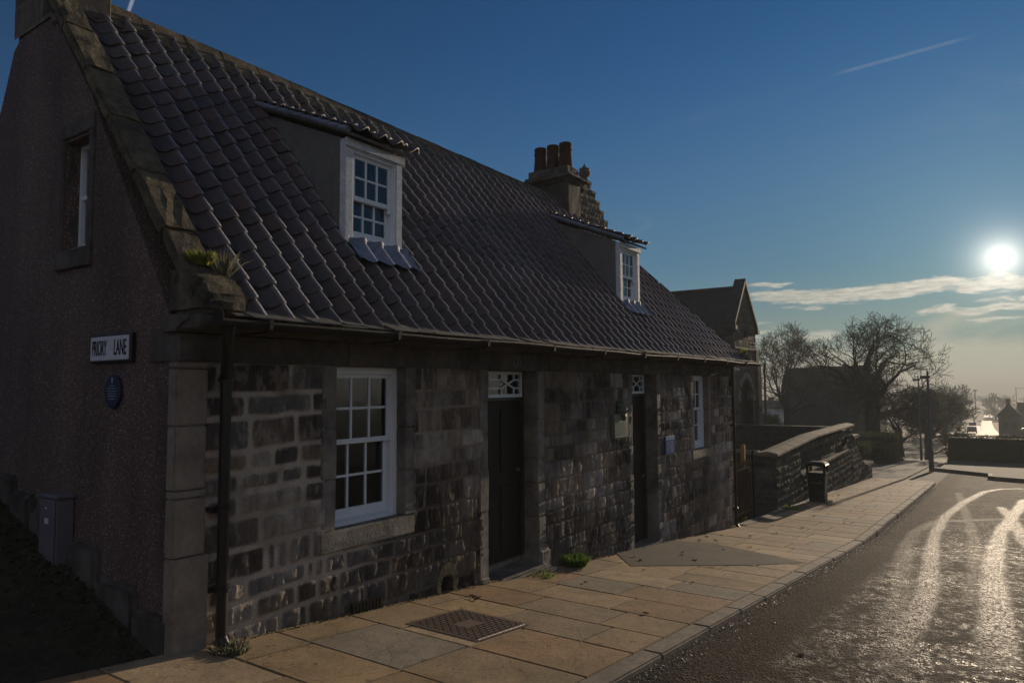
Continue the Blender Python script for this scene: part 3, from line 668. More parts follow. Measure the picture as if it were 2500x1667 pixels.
# ---- doors
def door(x0, x1, zb, name):
    y = YF+.18; d = MB()
    d.box(x0, x1, y+.03, y+.08, zb, -.16)
    for (a, b, c, e) in ((.08, .46, .10, .80), (.54, .92, .10, .80), (.08, .46, .95, 1.62), (.54, .92, .95, 1.62)):
        w = x1-x0; d.box(x0+a*w, x0+b*w, y+.018, y+.03, zb+c, min(zb+e, -.22))
    o = d.build(name, m_door, cot, bevel=.004)
    f = MB(); f.box(x0-.06, x0, y, y+.1, zb, .165); f.box(x1, x1+.06, y, y+.1, zb, .165); f.box(x0, x1, y-.01, y+.1, -.16, -.125); f.build('door_frame', m_black, o, bevel=.003)
    MB().ball((x1-.07, y+.0, zb+.95), .022).build('door_knob', m_iron, o, smooth=True)
    # fanlight with octagon tracery
    a, b, c, e = x0-.02, x1+.02, -.122, .16; fl = MB(); yy = y+.01; t_ = .011
    fl.box(a, b, yy-.015, yy+.04, c, c+.035); fl.box(a, b, yy-.015, yy+.04, e-.03, e); fl.box(a, a+.03, yy-.015, yy+.04, c+.035, e-.03); fl.box(b-.03, b, yy-.015, yy+.04, c+.035, e-.03)
    A, B, Cc_, E_ = a+.03, b-.03, c+.035, e-.03; w = B-A; h = E_-Cc_; m1 = Cc_+h*.30; m2 = Cc_+h*.72; mid = Cc_+h*.51
    u = [A, A+w*.16, A+w*.26, A+w*.58, A+w*.70, A+w*.84, B]
    def bar(p, q): fl.tube([(p[0], yy, p[1]), (q[0], yy, q[1])], t_, 4)
    xa, xb, xc, xd = A+w*.16, A+w*.54, A+w*.70, A+w*.85
    bar((A, mid), (xa, m2)); bar((A, mid), (xa, m1)); bar((xa, m2), (xb, m2)); bar((xa, m1), (xb, m1)); bar((xb, m2), (xd, m1)); bar((xb, m1), (xd, m2))
    for xx in (xa, xb): bar((xx, m2), (xx, E_)); bar((xx, m1), (xx, Cc_))
    bar((xd, m2), (xd, E_)); bar((xd, m1), (xd, Cc_)); bar((xd, m2), (B, m2)); bar((xd, m1), (B, m1))
    fo = fl.build('fanlight', m_white, cot)
    MB().box(A, B, yy+.012, yy+.015, Cc_, E_).build('glass', m_glass, fo)
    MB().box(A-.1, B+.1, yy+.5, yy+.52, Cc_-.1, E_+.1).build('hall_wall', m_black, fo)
door(5.76, 6.56, -1.875, 'front_door'); door(9.19, 9.94, -2.31, 'front_door')
# carved numbers
for x, n in ((6.17, '2'), (9.57, '4')):
    mb = MB(); mb.tube([(x+.062*cos(a), YF-.040, .262+.062*sin(a)) for a in np.linspace(0, 2*pi, 33)], .004, 6, cap=False); o = mb.build('number_ring', m_num, cot)
    text('house_number', n, .098, M_negY((x, YF-.044, .262)), m_num, o, .003)
# drain arch and grating at the foot of the wall
mb = MB(); pts = []
for i in range(13):
    a = pi*i/12; pts.append((5.02+.085*cos(a), YF-.03, -1.80+.09*sin(a)))
inner = [(5.105, YF-.03, -2.0)]+pts+[(4.935, YF-.03, -2.0)]
outer = [(5.16, YF-.03, -2.0)]+[(5.02+.14*cos(pi*i/12), YF-.03, -1.77+.16*sin(pi*i/12)) for i in range(13)]+[(4.88, YF-.03, -2.0)]
for i in range(len(inner)-1):
    a, b, c, d = inner[i], inner[i+1], outer[i+1], outer[i]; mb.prism([a, b, c, d], (0, .13, 0))
ar = mb.build('drain_arch', m_cope, cot, bevel=.004)
MB().box(4.90, 5.14, YF+.09, YF+.11, -2.0, -1.65).build('drain_back', m_black, ar)
mb = MB()
for k in range(9): mb.box(3.87+k*.036, 3.885+k*.036, YF-.035, YF-.022, -1.83, -1.69)
mb.box(3.86, 4.19, YF-.034, YF-.024, -1.70, -1.685); mb.box(3.86, 4.19, YF-.028, YF-.018, -1.84, -1.69); mb.build('vent_grating', m_black, cot)
# mossy weather-worn strip where wall meets paving
# ---- gable wall (harled), rear and splayed end wall
RX = lambda y: 13.75-(y-3.95)*(2.80/2.40)       # right (splayed) edge of the roof in plan
def roofz(y): return .43+1.21*(y-3.95) if y <= 6.35 else .43+1.21*2.4-1.75*(y-6.35)
YR = 8.15
wx = [(5.44, 1.10), (5.44, 1.86), (5.83, 1.86), (5.83, 1.10)]
mb = MB(); gp = [(YF, -2.0), (YF, .40), (4.3, .62), (6.35, roofz(6.35)-.05), (YR, roofz(YR)), (YR, -2.0)]
# wall with a window opening: four pieces butted round it
def gpoly(pts, x=X0, th=.45): mb.prism([(x, y, z) for y, z in pts], (th, 0, 0))
a, b, c, d = 5.44, 5.83, 1.06, 1.90
def zt(y): return min(roofz(y)-.06, 9)
mb.v = []; mb.f = []
gpoly([(YF+.05, -2.0), (a, -2.0), (a, zt(a)), (YF+.05, .38)])
gpoly([(b, -2.0), (YR, -2.0), (YR, .50), (7.16, 2.42), (6.90, 2.94), (6.35, zt(6.35)), (b, zt(b))])
gpoly([(a, -2.0), (b, -2.0), (b, c), (a, c)]); gpoly([(a, d), (b, d), (b, zt(b)), (a, zt(a))])
gw = mb.build('gable_wall', m_harl, cot)
# window in the gable
gwn = MB(); gwn.box(X0-.02, X0+.2, a-.07, a, c-.02, d+.02); gwn.box(X0-.02, X0+.2, b, b+.06, c-.02, d+.02); gwn.box(X0-.02, X0+.2, a-.07, b+.06, d+.02, d+.14); gwn.box(X0-.035, X0+.2, a-.08, b+.08, c-.16, c-.02)
gwo = gwn.build('gable_window', m_soot, cot, bevel=.008, sub=.2, rough=.0015)
q = MB(); q.box(X0+.10, X0+.16, a, a+.035, c, d); q.box(X0+.10, X0+.16, b-.035, b, c, d); q.box(X0+.10, X0+.16, a+.035, b-.035, d-.035, d); q.box(X0+.10, X0+.16, a+.035, b-.035, c, c+.05); q.box(X0+.105, X0+.155, a+.035, b-.035, (c+d)/2-.015, (c+d)/2+.015)
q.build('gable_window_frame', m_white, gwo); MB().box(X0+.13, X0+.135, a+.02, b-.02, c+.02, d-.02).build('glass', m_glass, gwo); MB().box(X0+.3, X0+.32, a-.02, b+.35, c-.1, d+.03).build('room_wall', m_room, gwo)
MB().box(X0+.09, X0+.10, a+.01, a+.022, c+.3, d-.2).build('window_bar', m_white, gwo)
# plinth stones along the foot of the gable
mb = MB(); r = random.Random(8); y = YF+.02
while y < 8:
    L = r.uniform(.3, .6); zz = -1.60+.31*(y-4.3); mb.box(X0-.05-r.uniform(0, .02), X0+.05, y, y+L-.01, zz-.5, zz+.24+r.uniform(-.03, .05)); y += L
mb.build('gable_plinth', m_soot, cot, bevel=.03, segs=2, sub=.2, rough=.006, smooth=True)
# rear wall, splayed end wall
mb = MB(); mb.box(X0, RX(YR)+.02, YR-.02, YR+.4, -3, .2); mb.build('rear_wall', m_clean, cot)
E0 = Vector((X1, YF, 0)); E1 = Vector((RX(YR)+.2, YR, 0)); e = (E1-E0); Ln = e.length; e.normalize(); en = Vector((e.y, -e.x, 0))
def ekeep(CU, CV):
    Y = YF+CU*e.y; return CV-3 < np.where(Y <= 6.35, .40+1.21*(Y-3.95), .40+2.9-1.75*(Y-6.35))
stone_panel('end_wall', (E0.x, E0.y, -3), tuple(e), (0, 0, 1), tuple(en), Ln, 6.4, .05, m_far, cot, seed=9, keep=ekeep, joint=.03)
# ---- roof: backing, pantiles
SV = Vector((0, 1, 1.21)).normalized(); NV = Vector((0, -1.21, 1)).normalized()
def RP(x, s, h=0): return Vector((x, 3.95, .43))+SV*s+NV*h
LS = 2.40/SV.y
mb = MB(); mb.add([RP(X0+.1, -.02, -.03), RP(RX(3.95)-.05, -.02, -.03), RP(RX(6.35)-.02, LS, -.03), RP(X0+.1, LS, -.03), (X0+.1, YR+.1, .1), (RX(YR), YR+.1, .1)], [(0, 1, 2, 3), (3, 2, 5, 4)])
mb.build('roof_boarding', m_roofdark, cot)
def pantiles(name, parent, xa, xb, P, L, ex, tw, colf, clip=None, seed=3, skip=None):
    r = np.random.default_rng(seed); nu = 14; uu = np.linspace(0, 1, nu)
    # S profile: shallow pan, roll at the right edge
    hp = np.where(uu < .80, .024*(1-sstep(uu, 0, .30))+.062*sstep(uu, .34, .84)**1.2, .004+.058*np.sqrt(np.clip(1-((uu-.80)/.205)**2, 0, 1)))
    sc = -.022*(1-((uu-.40)/.62)**2)
    V = []; F = []; Cc = []; glint_w = []; nc = int(math.ceil(L/ex)); nx = int(round((xb-xa)/tw)); tw = (xb-xa)/nx
    for c in range(nc):
        for i in range(nx):
            x0 = xa+i*tw; s0 = c*ex-.02; s1 = min(s0+ex+.055, L+.02); xc = x0+tw/2
            if clip and not clip(xc, s0): continue
            if skip and skip(xc, (s0+s1)/2): continue
            jz = r.uniform(-.003, .004); js = r.normal(0, .005); jx = r.normal(0, .002); jr = r.uniform(-.012, .012); lift = .028+r.uniform(-.003, .006)
            col = colf(r); k = len(V)
            for (s, hh) in ((s0+js, lift-.011), (s0+js, lift), (s0+js+.015, lift+.002), ((s0+s1)/2, lift*.62), (s1, .004)):
                for j in range(nu):
                    p = P(x0+jx+uu[j]*(tw*1.045), s+jr*(uu[j]-.5)+(sc[j] if s < s0+.05 else 0), hp[j]+hh+jz); V.append(tuple(p)); Cc.append(col); glint_w.append(float(np.exp(-((uu[j]-.87)/.085)**2)))  # last list: mask for the rim highlight and frost painted on each roll
            for a_ in range(4):
                for j in range(nu-1): F.append((k+a_*nu+j, k+a_*nu+j+1, k+(a_+1)*nu+j+1, k+(a_+1)*nu+j))
    me = np_mesh(name, V, F, np.array(Cc), {'crest_glint': glint_w}); o = link(name, me, m_tile, parent); me.shade_smooth()
    try: me.set_sharp_from_angle(angle=rad(50))
    except Exception: pass
    return o
TC = [(.052, .037, .033), (.046, .036, .034), (.044, .037, .037), (.060, .038, .031), (.040, .036, .038), (.050, .041, .041), (.043, .033, .030)]
def tcol(r): c = np.array(TC[r.integers(len(TC))])*r.uniform(.65, 1.2)*np.array([1.25, 1.05, .98]); return c
DX = [(4.13, 4.83, 4.60), (9.62, 10.32, 4.60)]
def skipd(x, s):
    y = 3.95+SV.y*s
    return any(a-.0 < x < b+.0 and 4.62 < y < 5.75 for a, b, _ in DX)
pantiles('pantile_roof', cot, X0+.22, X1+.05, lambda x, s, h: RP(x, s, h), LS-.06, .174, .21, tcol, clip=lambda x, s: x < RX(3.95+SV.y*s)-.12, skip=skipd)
# ridge stones
mb = MB(); x = X0+.3; r = random.Random(6)
while x < 11.0:
    x2 = min(x+r.uniform(.38, .48), 11.02); dz = r.uniform(-.008, .008)
    zr = roofz(6.35)+dz; mb.prism([(x, 6.12, zr-.20), (x, 6.35-.05, zr+.07), (x, 6.35, zr+.095), (x, 6.40, zr+.07), (x, 6.55, zr-.28)], (x2-x-.006, 0, 0)); x = x2
mb.build('ridge_stones', m_cope, cot, bevel=.008)
# eaves slates laid flatter over the gutter
mb = MB(); r = random.Random(12)
for lay in range(2):
    x = X0+.25-lay*.1
    while x < X1+.05:
        w_ = r.uniform(.18, .30); zo = r.uniform(0, .007)+lay*.012; yo = r.uniform(-.018, .018)+lay*.06
        M = Matrix.Translation((x, 3.77+yo, .428+zo)) @ Matrix.Rotation(.32+r.uniform(-.03, .03), 4, 'X') @ Matrix.Rotation(r.uniform(-.03, .03), 4, 'Z')
        mb.box(0, w_-.006, 0, .30, 0, .009, M); x += w_
mb.build('eaves_slates', m_slate, cot)
# skew copings
def skew(name, A, B, wv, th, mat_, nseg, seed):
    mb = MB(); A = Vector(A); B = Vector(B); d = (B-A); L = d.length; d.normalize(); wv = Vector(wv); n = d.cross(wv).normalized()
    if n.z < 0: n = -n
    r = random.Random(seed)
    for k in range(nseg):
        p = A+d*L*k/nseg; q = A+d*(L*(k+1)/nseg-.008); o_ = n*r.uniform(-.006, .008)
        vs = [p, q, q+wv, p+wv]; mb.add([v+o_-n*.02 for v in vs]+[v+o_+n*th for v in vs], [(0, 3, 2, 1), (4, 5, 6, 7), (0, 1, 5, 4), (1, 2, 6, 5), (2, 3, 7, 6), (3, 0, 4, 7)])
    return mb.build(name, mat_, cot, bevel=.018, segs=2, sub=.2, rough=.006, smooth=False)
skew('skew_coping', RP(X0-.05, .10, .04), RP(X0-.05, LS-.10, .04), (.24, 0, 0), .06, m_cope, 6, 3)
mb = MB(); mb.prism([(X0-.04, 3.86, .455), (X0-.04, 3.84, .56), (X0-.04, 3.93, .66), (X0-.04, 4.06, .74), (X0-.04, 4.25, .78), (X0-.04, 4.30, .455)], (.30, 0, 0)); mb.build('skewputt', m_cope, cot, bevel=.03, segs=3, sub=.12, rough=.008, smooth=True)
mb = MB(); mb.prism([(X0-.045, 3.93, .36), (X0-.045, 3.90, .40), (X0-.045, 3.90, .452), (X0-.045, 4.30, .452), (X0-.045, 4.30, .36)], (.09, 0, 0)); mb.build('corner_moulding', m_soot, cot, bevel=.01)
ra = RP(RX(3.95)-.02, .0, .03); rb = RP(RX(6.35)+.0, LS-.0, .03)
skew('skew_coping', ra, rb, (.20, .10, 0), .07, m_cope, 6, 4)
mb = MB(); mb.box(13.62, 13.92, 3.84, 4.1, .44, .62); mb.build('skewputt', m_cope, cot, bevel=.04, segs=2, sub=.12, rough=.008)
# ---- chimneys
ch = stone_panel('chimney', (X0-.014, 6.87, 3.02), (0, -1, 0), (0, 0, 1), (-1, 0, 0), .74, 1.4, .02, m_wall, cot, seed=21, courses=(.26, .34), widths=(.4, .7), joint=.01, depth=.006, rock=.012, palette=[(.10, .085, .075), (.13, .11, .09), (.07, .06, .055)])
mb = MB(); mb.box(X0+.012, X0+.44, 6.14, 6.86, 2.6, 4.5); 
mb.box(X0-.02, X0+.50, 6.06, 6.16, 2.94, 3.03)
mb.build('chimney_core', m_soot, ch, bevel=.012)
ch2 = MB(); cx0, cx1, cy0, cy1 = 10.58, 11.03, 6.02, 6.92
ch2.box(cx0, cx1, cy0, cy1, 2.4, 3.62); ch2.box(cx0-.03, cx1+.03, cy0-.03, cy1+.03, 2.4, 2.86)
for z0_, z1_, ee in ((3.62, 3.655, .03), (3.655, 3.69, .06), (3.69, 3.73, .10), (3.73, 3.80, .02), (3.80, 3.93, -.03)): ch2.box(cx0-ee, cx1+ee, cy0-ee, cy1+ee, z0_, z1_)
co = ch2.build('chimney', m_soot, cot, bevel=.012, sub=.3, rough=.004)
for y in (6.73, 6.46, 6.20):
    MB().lathe((10.80, y, 3.93), [(.135, 0), (.13, .02), (.108, .33), (.122, .335), (.122, .355), (.100, .36), (.116, .40), (.116, .455), (.10, .47), (.085, .47), (.085, .30)], 20).build('chimney_pot', m_pot, co, smooth=True)
# ---- dormers
for di, (dx0, dx1, dy) in enumerate(DX):
    zb, ztp = 1.26, 2.19; yb = 5.80; zbk = roofz(yb)+.02
    mb = MB()
    for xx in (dx0, dx1-.05): mb.prism([(xx, dy+.02, roofz(dy)-.1), (xx, dy+.02, ztp), (xx, yb, zbk), (xx, yb, roofz(yb)-.15)], (.05, 0, 0))
    dm = mb.build('dormer', m_harl2, cot)
    # pantiled lean-to roof
    sl = Vector((0, yb+.05-(dy-.10), (zbk-ztp)*(yb+.05-dy+.10)/(yb-dy))); L = sl.length; sn = sl.normalized(); nn = Vector((0, -sn.z, sn.y))
    Pd = lambda x, s, h: Vector((x, dy-.10, ztp+.03))+sn*s+nn*h
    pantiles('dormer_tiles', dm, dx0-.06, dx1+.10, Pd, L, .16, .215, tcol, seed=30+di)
    mb = MB(); mb.add([Pd(dx0-.05, -.02, -.005), Pd(dx1+.08, -.02, -.005), Pd(dx1+.08, L, -.005), Pd(dx0-.05, L, -.005), Pd(dx0-.05, -.02, -.03), Pd(dx1+.08, -.02, -.03), Pd(dx1+.08, L, -.03), Pd(dx0-.05, L, -.03)], [(0, 1, 2, 3), (7, 6, 5, 4), (0, 4, 5, 1), (1, 5, 6, 2), (2, 6, 7, 3), (3, 7, 4, 0)])
    mb.build('dormer_sarking', m_slate, dm)
    # edge tiles lapping over the near cheek
    mb = MB(); k = 0
    while k*.13 < L-.1:
        p = Pd(dx0-.055, k*.13, .012); q = Pd(dx0-.055, k*.13+.15, .004); mb.tube([p, q], [.030, .024], 8); k += 1
    mb.build('verge_tiles', m_lead, dm, smooth=True)
    # white front: boards and window
    mb = MB(); mb.box(dx0-.005, dx0+.075, dy-.02, dy+.06, zb, ztp); mb.box(dx1-.075, dx1+.005, dy-.02, dy+.06, zb, ztp); mb.box(dx0+.075, dx1-.075, dy-.02, dy+.06, ztp-.09, ztp)
    mb.box(dx0-.02, dx1+.02, dy-.045, dy-.02, ztp-.075, ztp-.0); mb.box(dx0+.07, dx1-.07, dy-.045, dy+.06, zb-.01, zb+.02)
    wf = mb.build('dormer_front', m_wwhite, dm, bevel=.004)
    sash_window(dm, 'dormer_window', dx0+.075, dx1-.075, zb+.02, ztp-.09, dy+.02, m_white, fr=.02, meet=1.69, behind='blind', horn=True)
    # lead apron
    nx = 40; V = []; F = []; r = random.Random(di)
    for j in range(7):
        for i in range(nx+1):
            x = dx0-.03+(dx1-dx0+.06)*i/nx; s = .28+ .26*j/6+(.03*sin(i*2*pi/11) if j == 0 else 0); ph = ((x-X0-.22)/.21) % 1
            hh = .088-.008*j/6+.026*math.exp(-((ph-.80)/.22)**2)+r.uniform(-.002, .002); hh += .0 if j < 6 else .03
            V.append(tuple(RP(x, s+.50, hh)))
    for j in range(6):
        for i in range(nx): k = j*(nx+1)+i; F.append((k, k+1, k+nx+2, k+nx+1))
    link('lead_apron', np_mesh('lead', V, F), m_lead, dm, smooth=True)
# ---- gutter and downpipes
def gutter():
    V = []; F = []; n = 10; xsg = np.linspace(X0-.02, X1+.20, 60); r = random.Random(1); R = .055
    for rr in (R, R-.006):
        for i, x in enumerate(xsg):
            zo = .415+.006*sin(x*1.3)-.004*sin(x*3.1)
            for j in range(n+1): a = pi+pi*j/n; V.append((x, 3.755+rr*cos(a), zo+rr*sin(a)))
    m_ = len(xsg)*(n+1)
    for i in range(len(xsg)-1):
        for j in range(n):
            k = i*(n+1)+j; F.append((k, k+n+1, k+n+2, k+1)); k += m_; F.append((k, k+1, k+n+2, k+n+1))
        for j in (0, n): k = i*(n+1)+j; F.append((k, k+m_, k+m_+n+1, k+n+1))
    me = np_mesh('gutter', V, F); o = link('gutter', me, m_gut, cot, smooth=True)
    mb = MB(); x = X0+.3
    while x < X1: MB().prism([(x, 3.697, .42), (x, 3.692, .42), (x, 3.70, .36), (x, 3.755, .34), (x, YF-.2, .34), (x, YF-.2, .352), (x, 3.76, .352), (x, 3.708, .368)], (.03, 0, 0)).build('gutter_bracket', m_gut, o); x += 1.15
    mb.tube([(X0-.02, 3.755, .415), (X0-.012, 3.755, .415)], .056, 14); mb.build('gutter_end', m_gut, o)
gutter()
def downpipe(x, ztop, zbot, name, R=.036):
    y = YF-.085 if R > .033 else YF-.055
    mb = MB()
    if R > .033: mb.tube([(x-.225, 3.755, .37), (x-.225, 3.76, .31), (x-.17, 3.84, .22), (x-.04, y-.06, .11), (x, y, .04), (x, y, zbot)], [R+.006]+[R]*5, 14)
    else: mb.tube([(x, y, .34), (x, y, zbot)], R, 14)
    for z in (.035, -.80, zbot+.30): mb.lathe((x, y, z), [(R, 0), (R+.014, .004), (R+.014, .028), (R+.006, .034), (R+.006, .05), (R, .055)], 14)
    for z in (-.80, zbot+.30): mb.box(x-.075, x+.075, y+.03, YF, z+.006, z+.036)
    mb.tube([(x, y, zbot+.02), (x, y-.05, zbot-.04)], R, 12)
    mb.build(name, m_black, cot, smooth=True)
downpipe(2.70, .36, g(2.7)+.04, 'downpipe'); downpipe(13.66, .36, g(13.66)+.02, 'downpipe', .03)

# ================================================================== things on and by the cottage
st = thing('street_sign', 'white enamel PRIORY LANE name sign in a dark frame on the harled gable', 'street sign', (X0-.02, 5.0, .3))
zc = .275
q = MB(); q.box(X0-.035, X0-.004, 4.71, 5.27, zc-.095, zc+.10); q.build('sign_frame', m_black, st, bevel=.004)
q = MB(); q.box(X0-.042, X0-.034, 5.005, 5.255, zc-.080, zc+.085); q.box(X0-.042, X0-.034, 4.735, 5.000, zc-.080, zc+.085); q.build('sign_plate', m_nsw, st, bevel=.002)
text('lettering', 'PRIORY', .148, M_negX((X0-.0435, 5.128, zc)), m_lettk, st, .001, sx=.41); text('lettering', 'LANE', .148, M_negX((X0-.0435, 4.842, zc)), m_lettk, st, .001, sx=.47)
pq = thing('blue_plaque', 'oval dark blue plaque with tiny white writing below the street sign', 'plaque', (X0-.02, 4.97, -.02))
mb = MB(); mb.prism([(X0-.025, 4.97+.105*cos(a), -.02+.115*sin(a)) for a in np.linspace(0, 2*pi, 32, endpoint=False)], (.022, 0, 0)); mb.build('plaque_disc', m_blue, pq, bevel=.003)
mb = MB(); mb.box(X0-.0265, X0-.025, 4.962, 4.978, .04, .075)
for k, wd in enumerate((.07, .12, .13, .11, .12, .08)): mb.box(X0-.0265, X0-.025, 4.97-wd/2, 4.97+wd/2, .018-k*.018, .022-k*.018)
mb.build('plaque_writing', m_lettw, pq)
cb = thing('electrical_cabinet', 'tall narrow grey metal cabinet standing beside the harled gable', 'cabinet', (2.2, 5.45, -1.4))
mb = MB(); mb.box(2.30, 2.415, 5.50, 5.74, -1.50, -.785); mb.build('cabinet_body', m_cab, cb, bevel=.006)
mb = MB(); mb.box(2.28, 2.42, 5.48, 5.76, -.785, -.755); mb.build('cabinet_lid', m_cab, cb, bevel=.008)
mb = MB(); mb.box(2.28, 2.30, 5.51, 5.73, -1.34, -.79); cdr = mb.build('cabinet_door', m_cab, cb, bevel=.005)
mb = MB(); mb.box(2.2785, 2.28, 5.58, 5.64, -.96, -.92); mb.build('cabinet_label', m_nsw, cdr)
for z in (-.85, -1.28): MB().tube([(2.275, 5.62, z), (2.285, 5.62, z)], .008, 8).build('cabinet_lock', m_nsw, cdr)
# bronze memorial beside door four
bz = thing('bronze_memorial', 'weathered bronze tablet with a carved head above it beside the second door', 'plaque', (8.65, YF, -.5))
MB().box(8.42, 8.84, YF-.075, YF-.02, -.70, -.38).build('bronze_tablet', m_bronze_l, bz, bevel=.006)
mb = MB()
for k in range(9): wd = .30 if k % 3 else .24; mb.box(8.63-wd/2, 8.63+wd/2, YF-.077, YF-.0745, -.495-k*.021, -.489-k*.021)
mb.build('tablet_writing', m_bronze, bz)
mb = MB(); mb.ball((8.64, YF-.075, -.33), .085, (.85, .75, 1.25), 12, 16); mb.ball((8.64, YF-.10, -.42), .05, (.8, .7, 1.2)); mb.ball((8.64, YF-.125, -.345), .02, (.6, 1.1, 1.4)); mb.ball((8.64, YF-.05, -.26), .10, (1.0, .6, .6))
for sx_ in (-.03, .03): mb.ball((8.64+sx_, YF-.118, -.315), .014)
for k in range(9): a = 2*pi*k/9; mb.ball((8.64+.085*cos(a), YF-.06, -.30+.10*sin(a)), .022)
mb.build('carved_head', m_bronze, bz, smooth=True)
ib = thing('information_board', 'small blue information board with white lines of text between the second door and far window', 'sign', (10.4, YF, -.9))
MB().box(10.21, 10.58, YF-.05, YF-.03, -1.07, -.79).build('board_panel', mat('board_blue', (.02, .07, .26), .6, 0, 1, .1, 5, .1), ib, bevel=.003)
MB().box(10.215, 10.575, YF-.053, YF-.05, -.85, -.80).build('board_heading', mat('pale_blue_print', (.14, .24, .45), .5), ib)
mb = MB()
for k in range(10): wd = random.uniform(.24, .33); mb.box(10.23, 10.23+wd, YF-.053, YF-.05, -.875-k*.0175, -.871-k*.0175)
mb.box(10.214, 10.576, YF-.054, YF-.05, -.80, -.792); mb.build('board_writing', m_lettw, ib)

# manhole cover
mh = thing('manhole_cover', 'square rusty iron cover with raised studs set in the paving', 'manhole cover', (4.28, 3.35, g(4.28)))
mb = MB(); ax0, ax1, ay0, ay1 = 3.98, 4.58, 3.03, 3.66
sl_ = -.0985
def gp_(x, y, h): return (x, y, g(x)+h)
vs = [gp_(ax0, ay0, -.02), gp_(ax1, ay0, -.02), gp_(ax1, ay1, -.02), gp_(ax0, ay1, -.02), gp_(ax0, ay0, .006), gp_(ax1, ay0, .006), gp_(ax1, ay1, .006), gp_(ax0, ay1, .006)]
mb.add(vs, [(0, 3, 2, 1), (4, 5, 6, 7), (0, 1, 5, 4), (1, 2, 6, 5), (2, 3, 7, 6), (3, 0, 4, 7)]); mb.build('cover_plate', m_iron, mh, bevel=.003)
mb = MB()
for i in range(16):
    for j in range(16):
        x = ax0+.03+i*.036; y = ay0+.032+j*.0377
        if 5 <= i <= 10 and 6 <= j <= 9: continue
        if (i+j) % 2: mb.box(-.012, .012, -.005, .005, 0, .004, Matrix.Translation(gp_(x, y, .006)))
        else: mb.box(-.005, .005, -.012, .012, 0, .004, Matrix.Translation(gp_(x, y, .006)))
mb.build('cover_studs', mat('dark_iron', (.065, .045, .035), .8), mh)
mb = MB()
for e_ in ((ax0-.03, ax0-.004, ay0-.03, ay1+.03), (ax1+.004, ax1+.03, ay0-.03, ay1+.03), (ax0, ax1, ay0-.03, ay0-.004), (ax0, ax1, ay1+.004, ay1+.03)):
    mb.add([gp_(e_[0], e_[2], .0045), gp_(e_[1], e_[2], .0045), gp_(e_[1], e_[3], .0045), gp_(e_[0], e_[3], .0045)], [(0, 1, 2, 3)])
mb.build('cover_frame', m_iron, mh)

# litter bin
lb = thing('litter_bin', 'dark green litter bin with a domed hood standing on a slab by the garden wall', 'litter bin', (0, 0, 0), rz=0)
bx, by, bz0 = 0, 0, 0; hw, hd = .27, .27
mb = MB(); mb.box(bx-.36, bx+.36, by-.36, by+.36, bz0-.05, bz0+.045); mb.build('bin_plinth', m_kerb, lb, bevel=.01)
mb = MB()
def taper(z0, z1, a, b):
    mb.add([(bx-a, by-a, z0), (bx+a, by-a, z0), (bx+a, by+a, z0), (bx-a, by+a, z0), (bx-b, by-b, z1), (bx+b, by-b, z1), (bx+b, by+b, z1), (bx-b, by+b, z1)], [(0, 3, 2, 1), (4, 5, 6, 7), (0, 1, 5, 4), (1, 2, 6, 5), (2, 3, 7, 6), (3, 0, 4, 7)])
B0 = bz0+.045
taper(B0, B0+.16, .23, .235); taper(B0+.162, B0+.18, .245, .245); taper(B0+.182, B0+.84, .235, .27); taper(B0+.842, B0+.90, .295, .295)
mb.build('bin_body', m_bin, lb, bevel=.012, segs=2)
mb = MB()
for sx_ in (-1, 1):
    for sy in (-1, 1): mb.box(bx+sx_*.25-.04, bx+sx_*.25+.04, by+sy*.25-.04, by+sy*.25+.04, B0+.90, B0+1.10)
taper(B0+1.10, B0+1.135, .305, .305)
for k in range(6):
    a0, a1 = k/6*pi/2, (k+1)/6*pi/2; taper(B0+1.135+.10*sin(a0), B0+1.135+.10*sin(a1), .30*cos(a0)*.75+.07, .30*cos(a1)*.75+.07)
mb.build('bin_hood', m_bin, lb, bevel=.008, smooth=True)
text('lettering', 'LITTER', .10, M_negX((bx-.256, by, B0+.58)), m_gold, lb, .002)

for o_ in list(lb.children): o_.matrix_parent_inverse = Matrix.Identity(4)
lb.location = (19.85, 3.86, g(19.85)); lb.scale = (.82, .82, .84)
# ================================================================== garden wall with ramp, gate, yard wall
GP = [(.035, .033, .030), (.05, .046, .04), (.07, .062, .05), (.09, .08, .065), (.045, .045, .04)]
gwall = thing('garden_wall', 'long dark rubble garden wall with pale flat coping rising above the sloping pavement', 'garden wall', (24, 4.3, -3.4))
def gkeep(CU, CV): X = 17.0+CU; return (CV-5 > gz(X)-.2) & ~((X > 19.5) & (X < 26.6) & (CV-5 > -2.34+.013*(X-19.5)) & (CV-5 < -1.76))
stone_panel('wall_face', (17.0, 4.2, -5), (1, 0, 0), (0, 0, 1), (0, -1, 0), 10.9, 5-1.60, .035, m_far, gwall, seed=31, keep=gkeep, courses=(.12, .22), widths=(.15, .4), joint=.03, palette=GP, mortar=(.075, .07, .058), rock=.05)
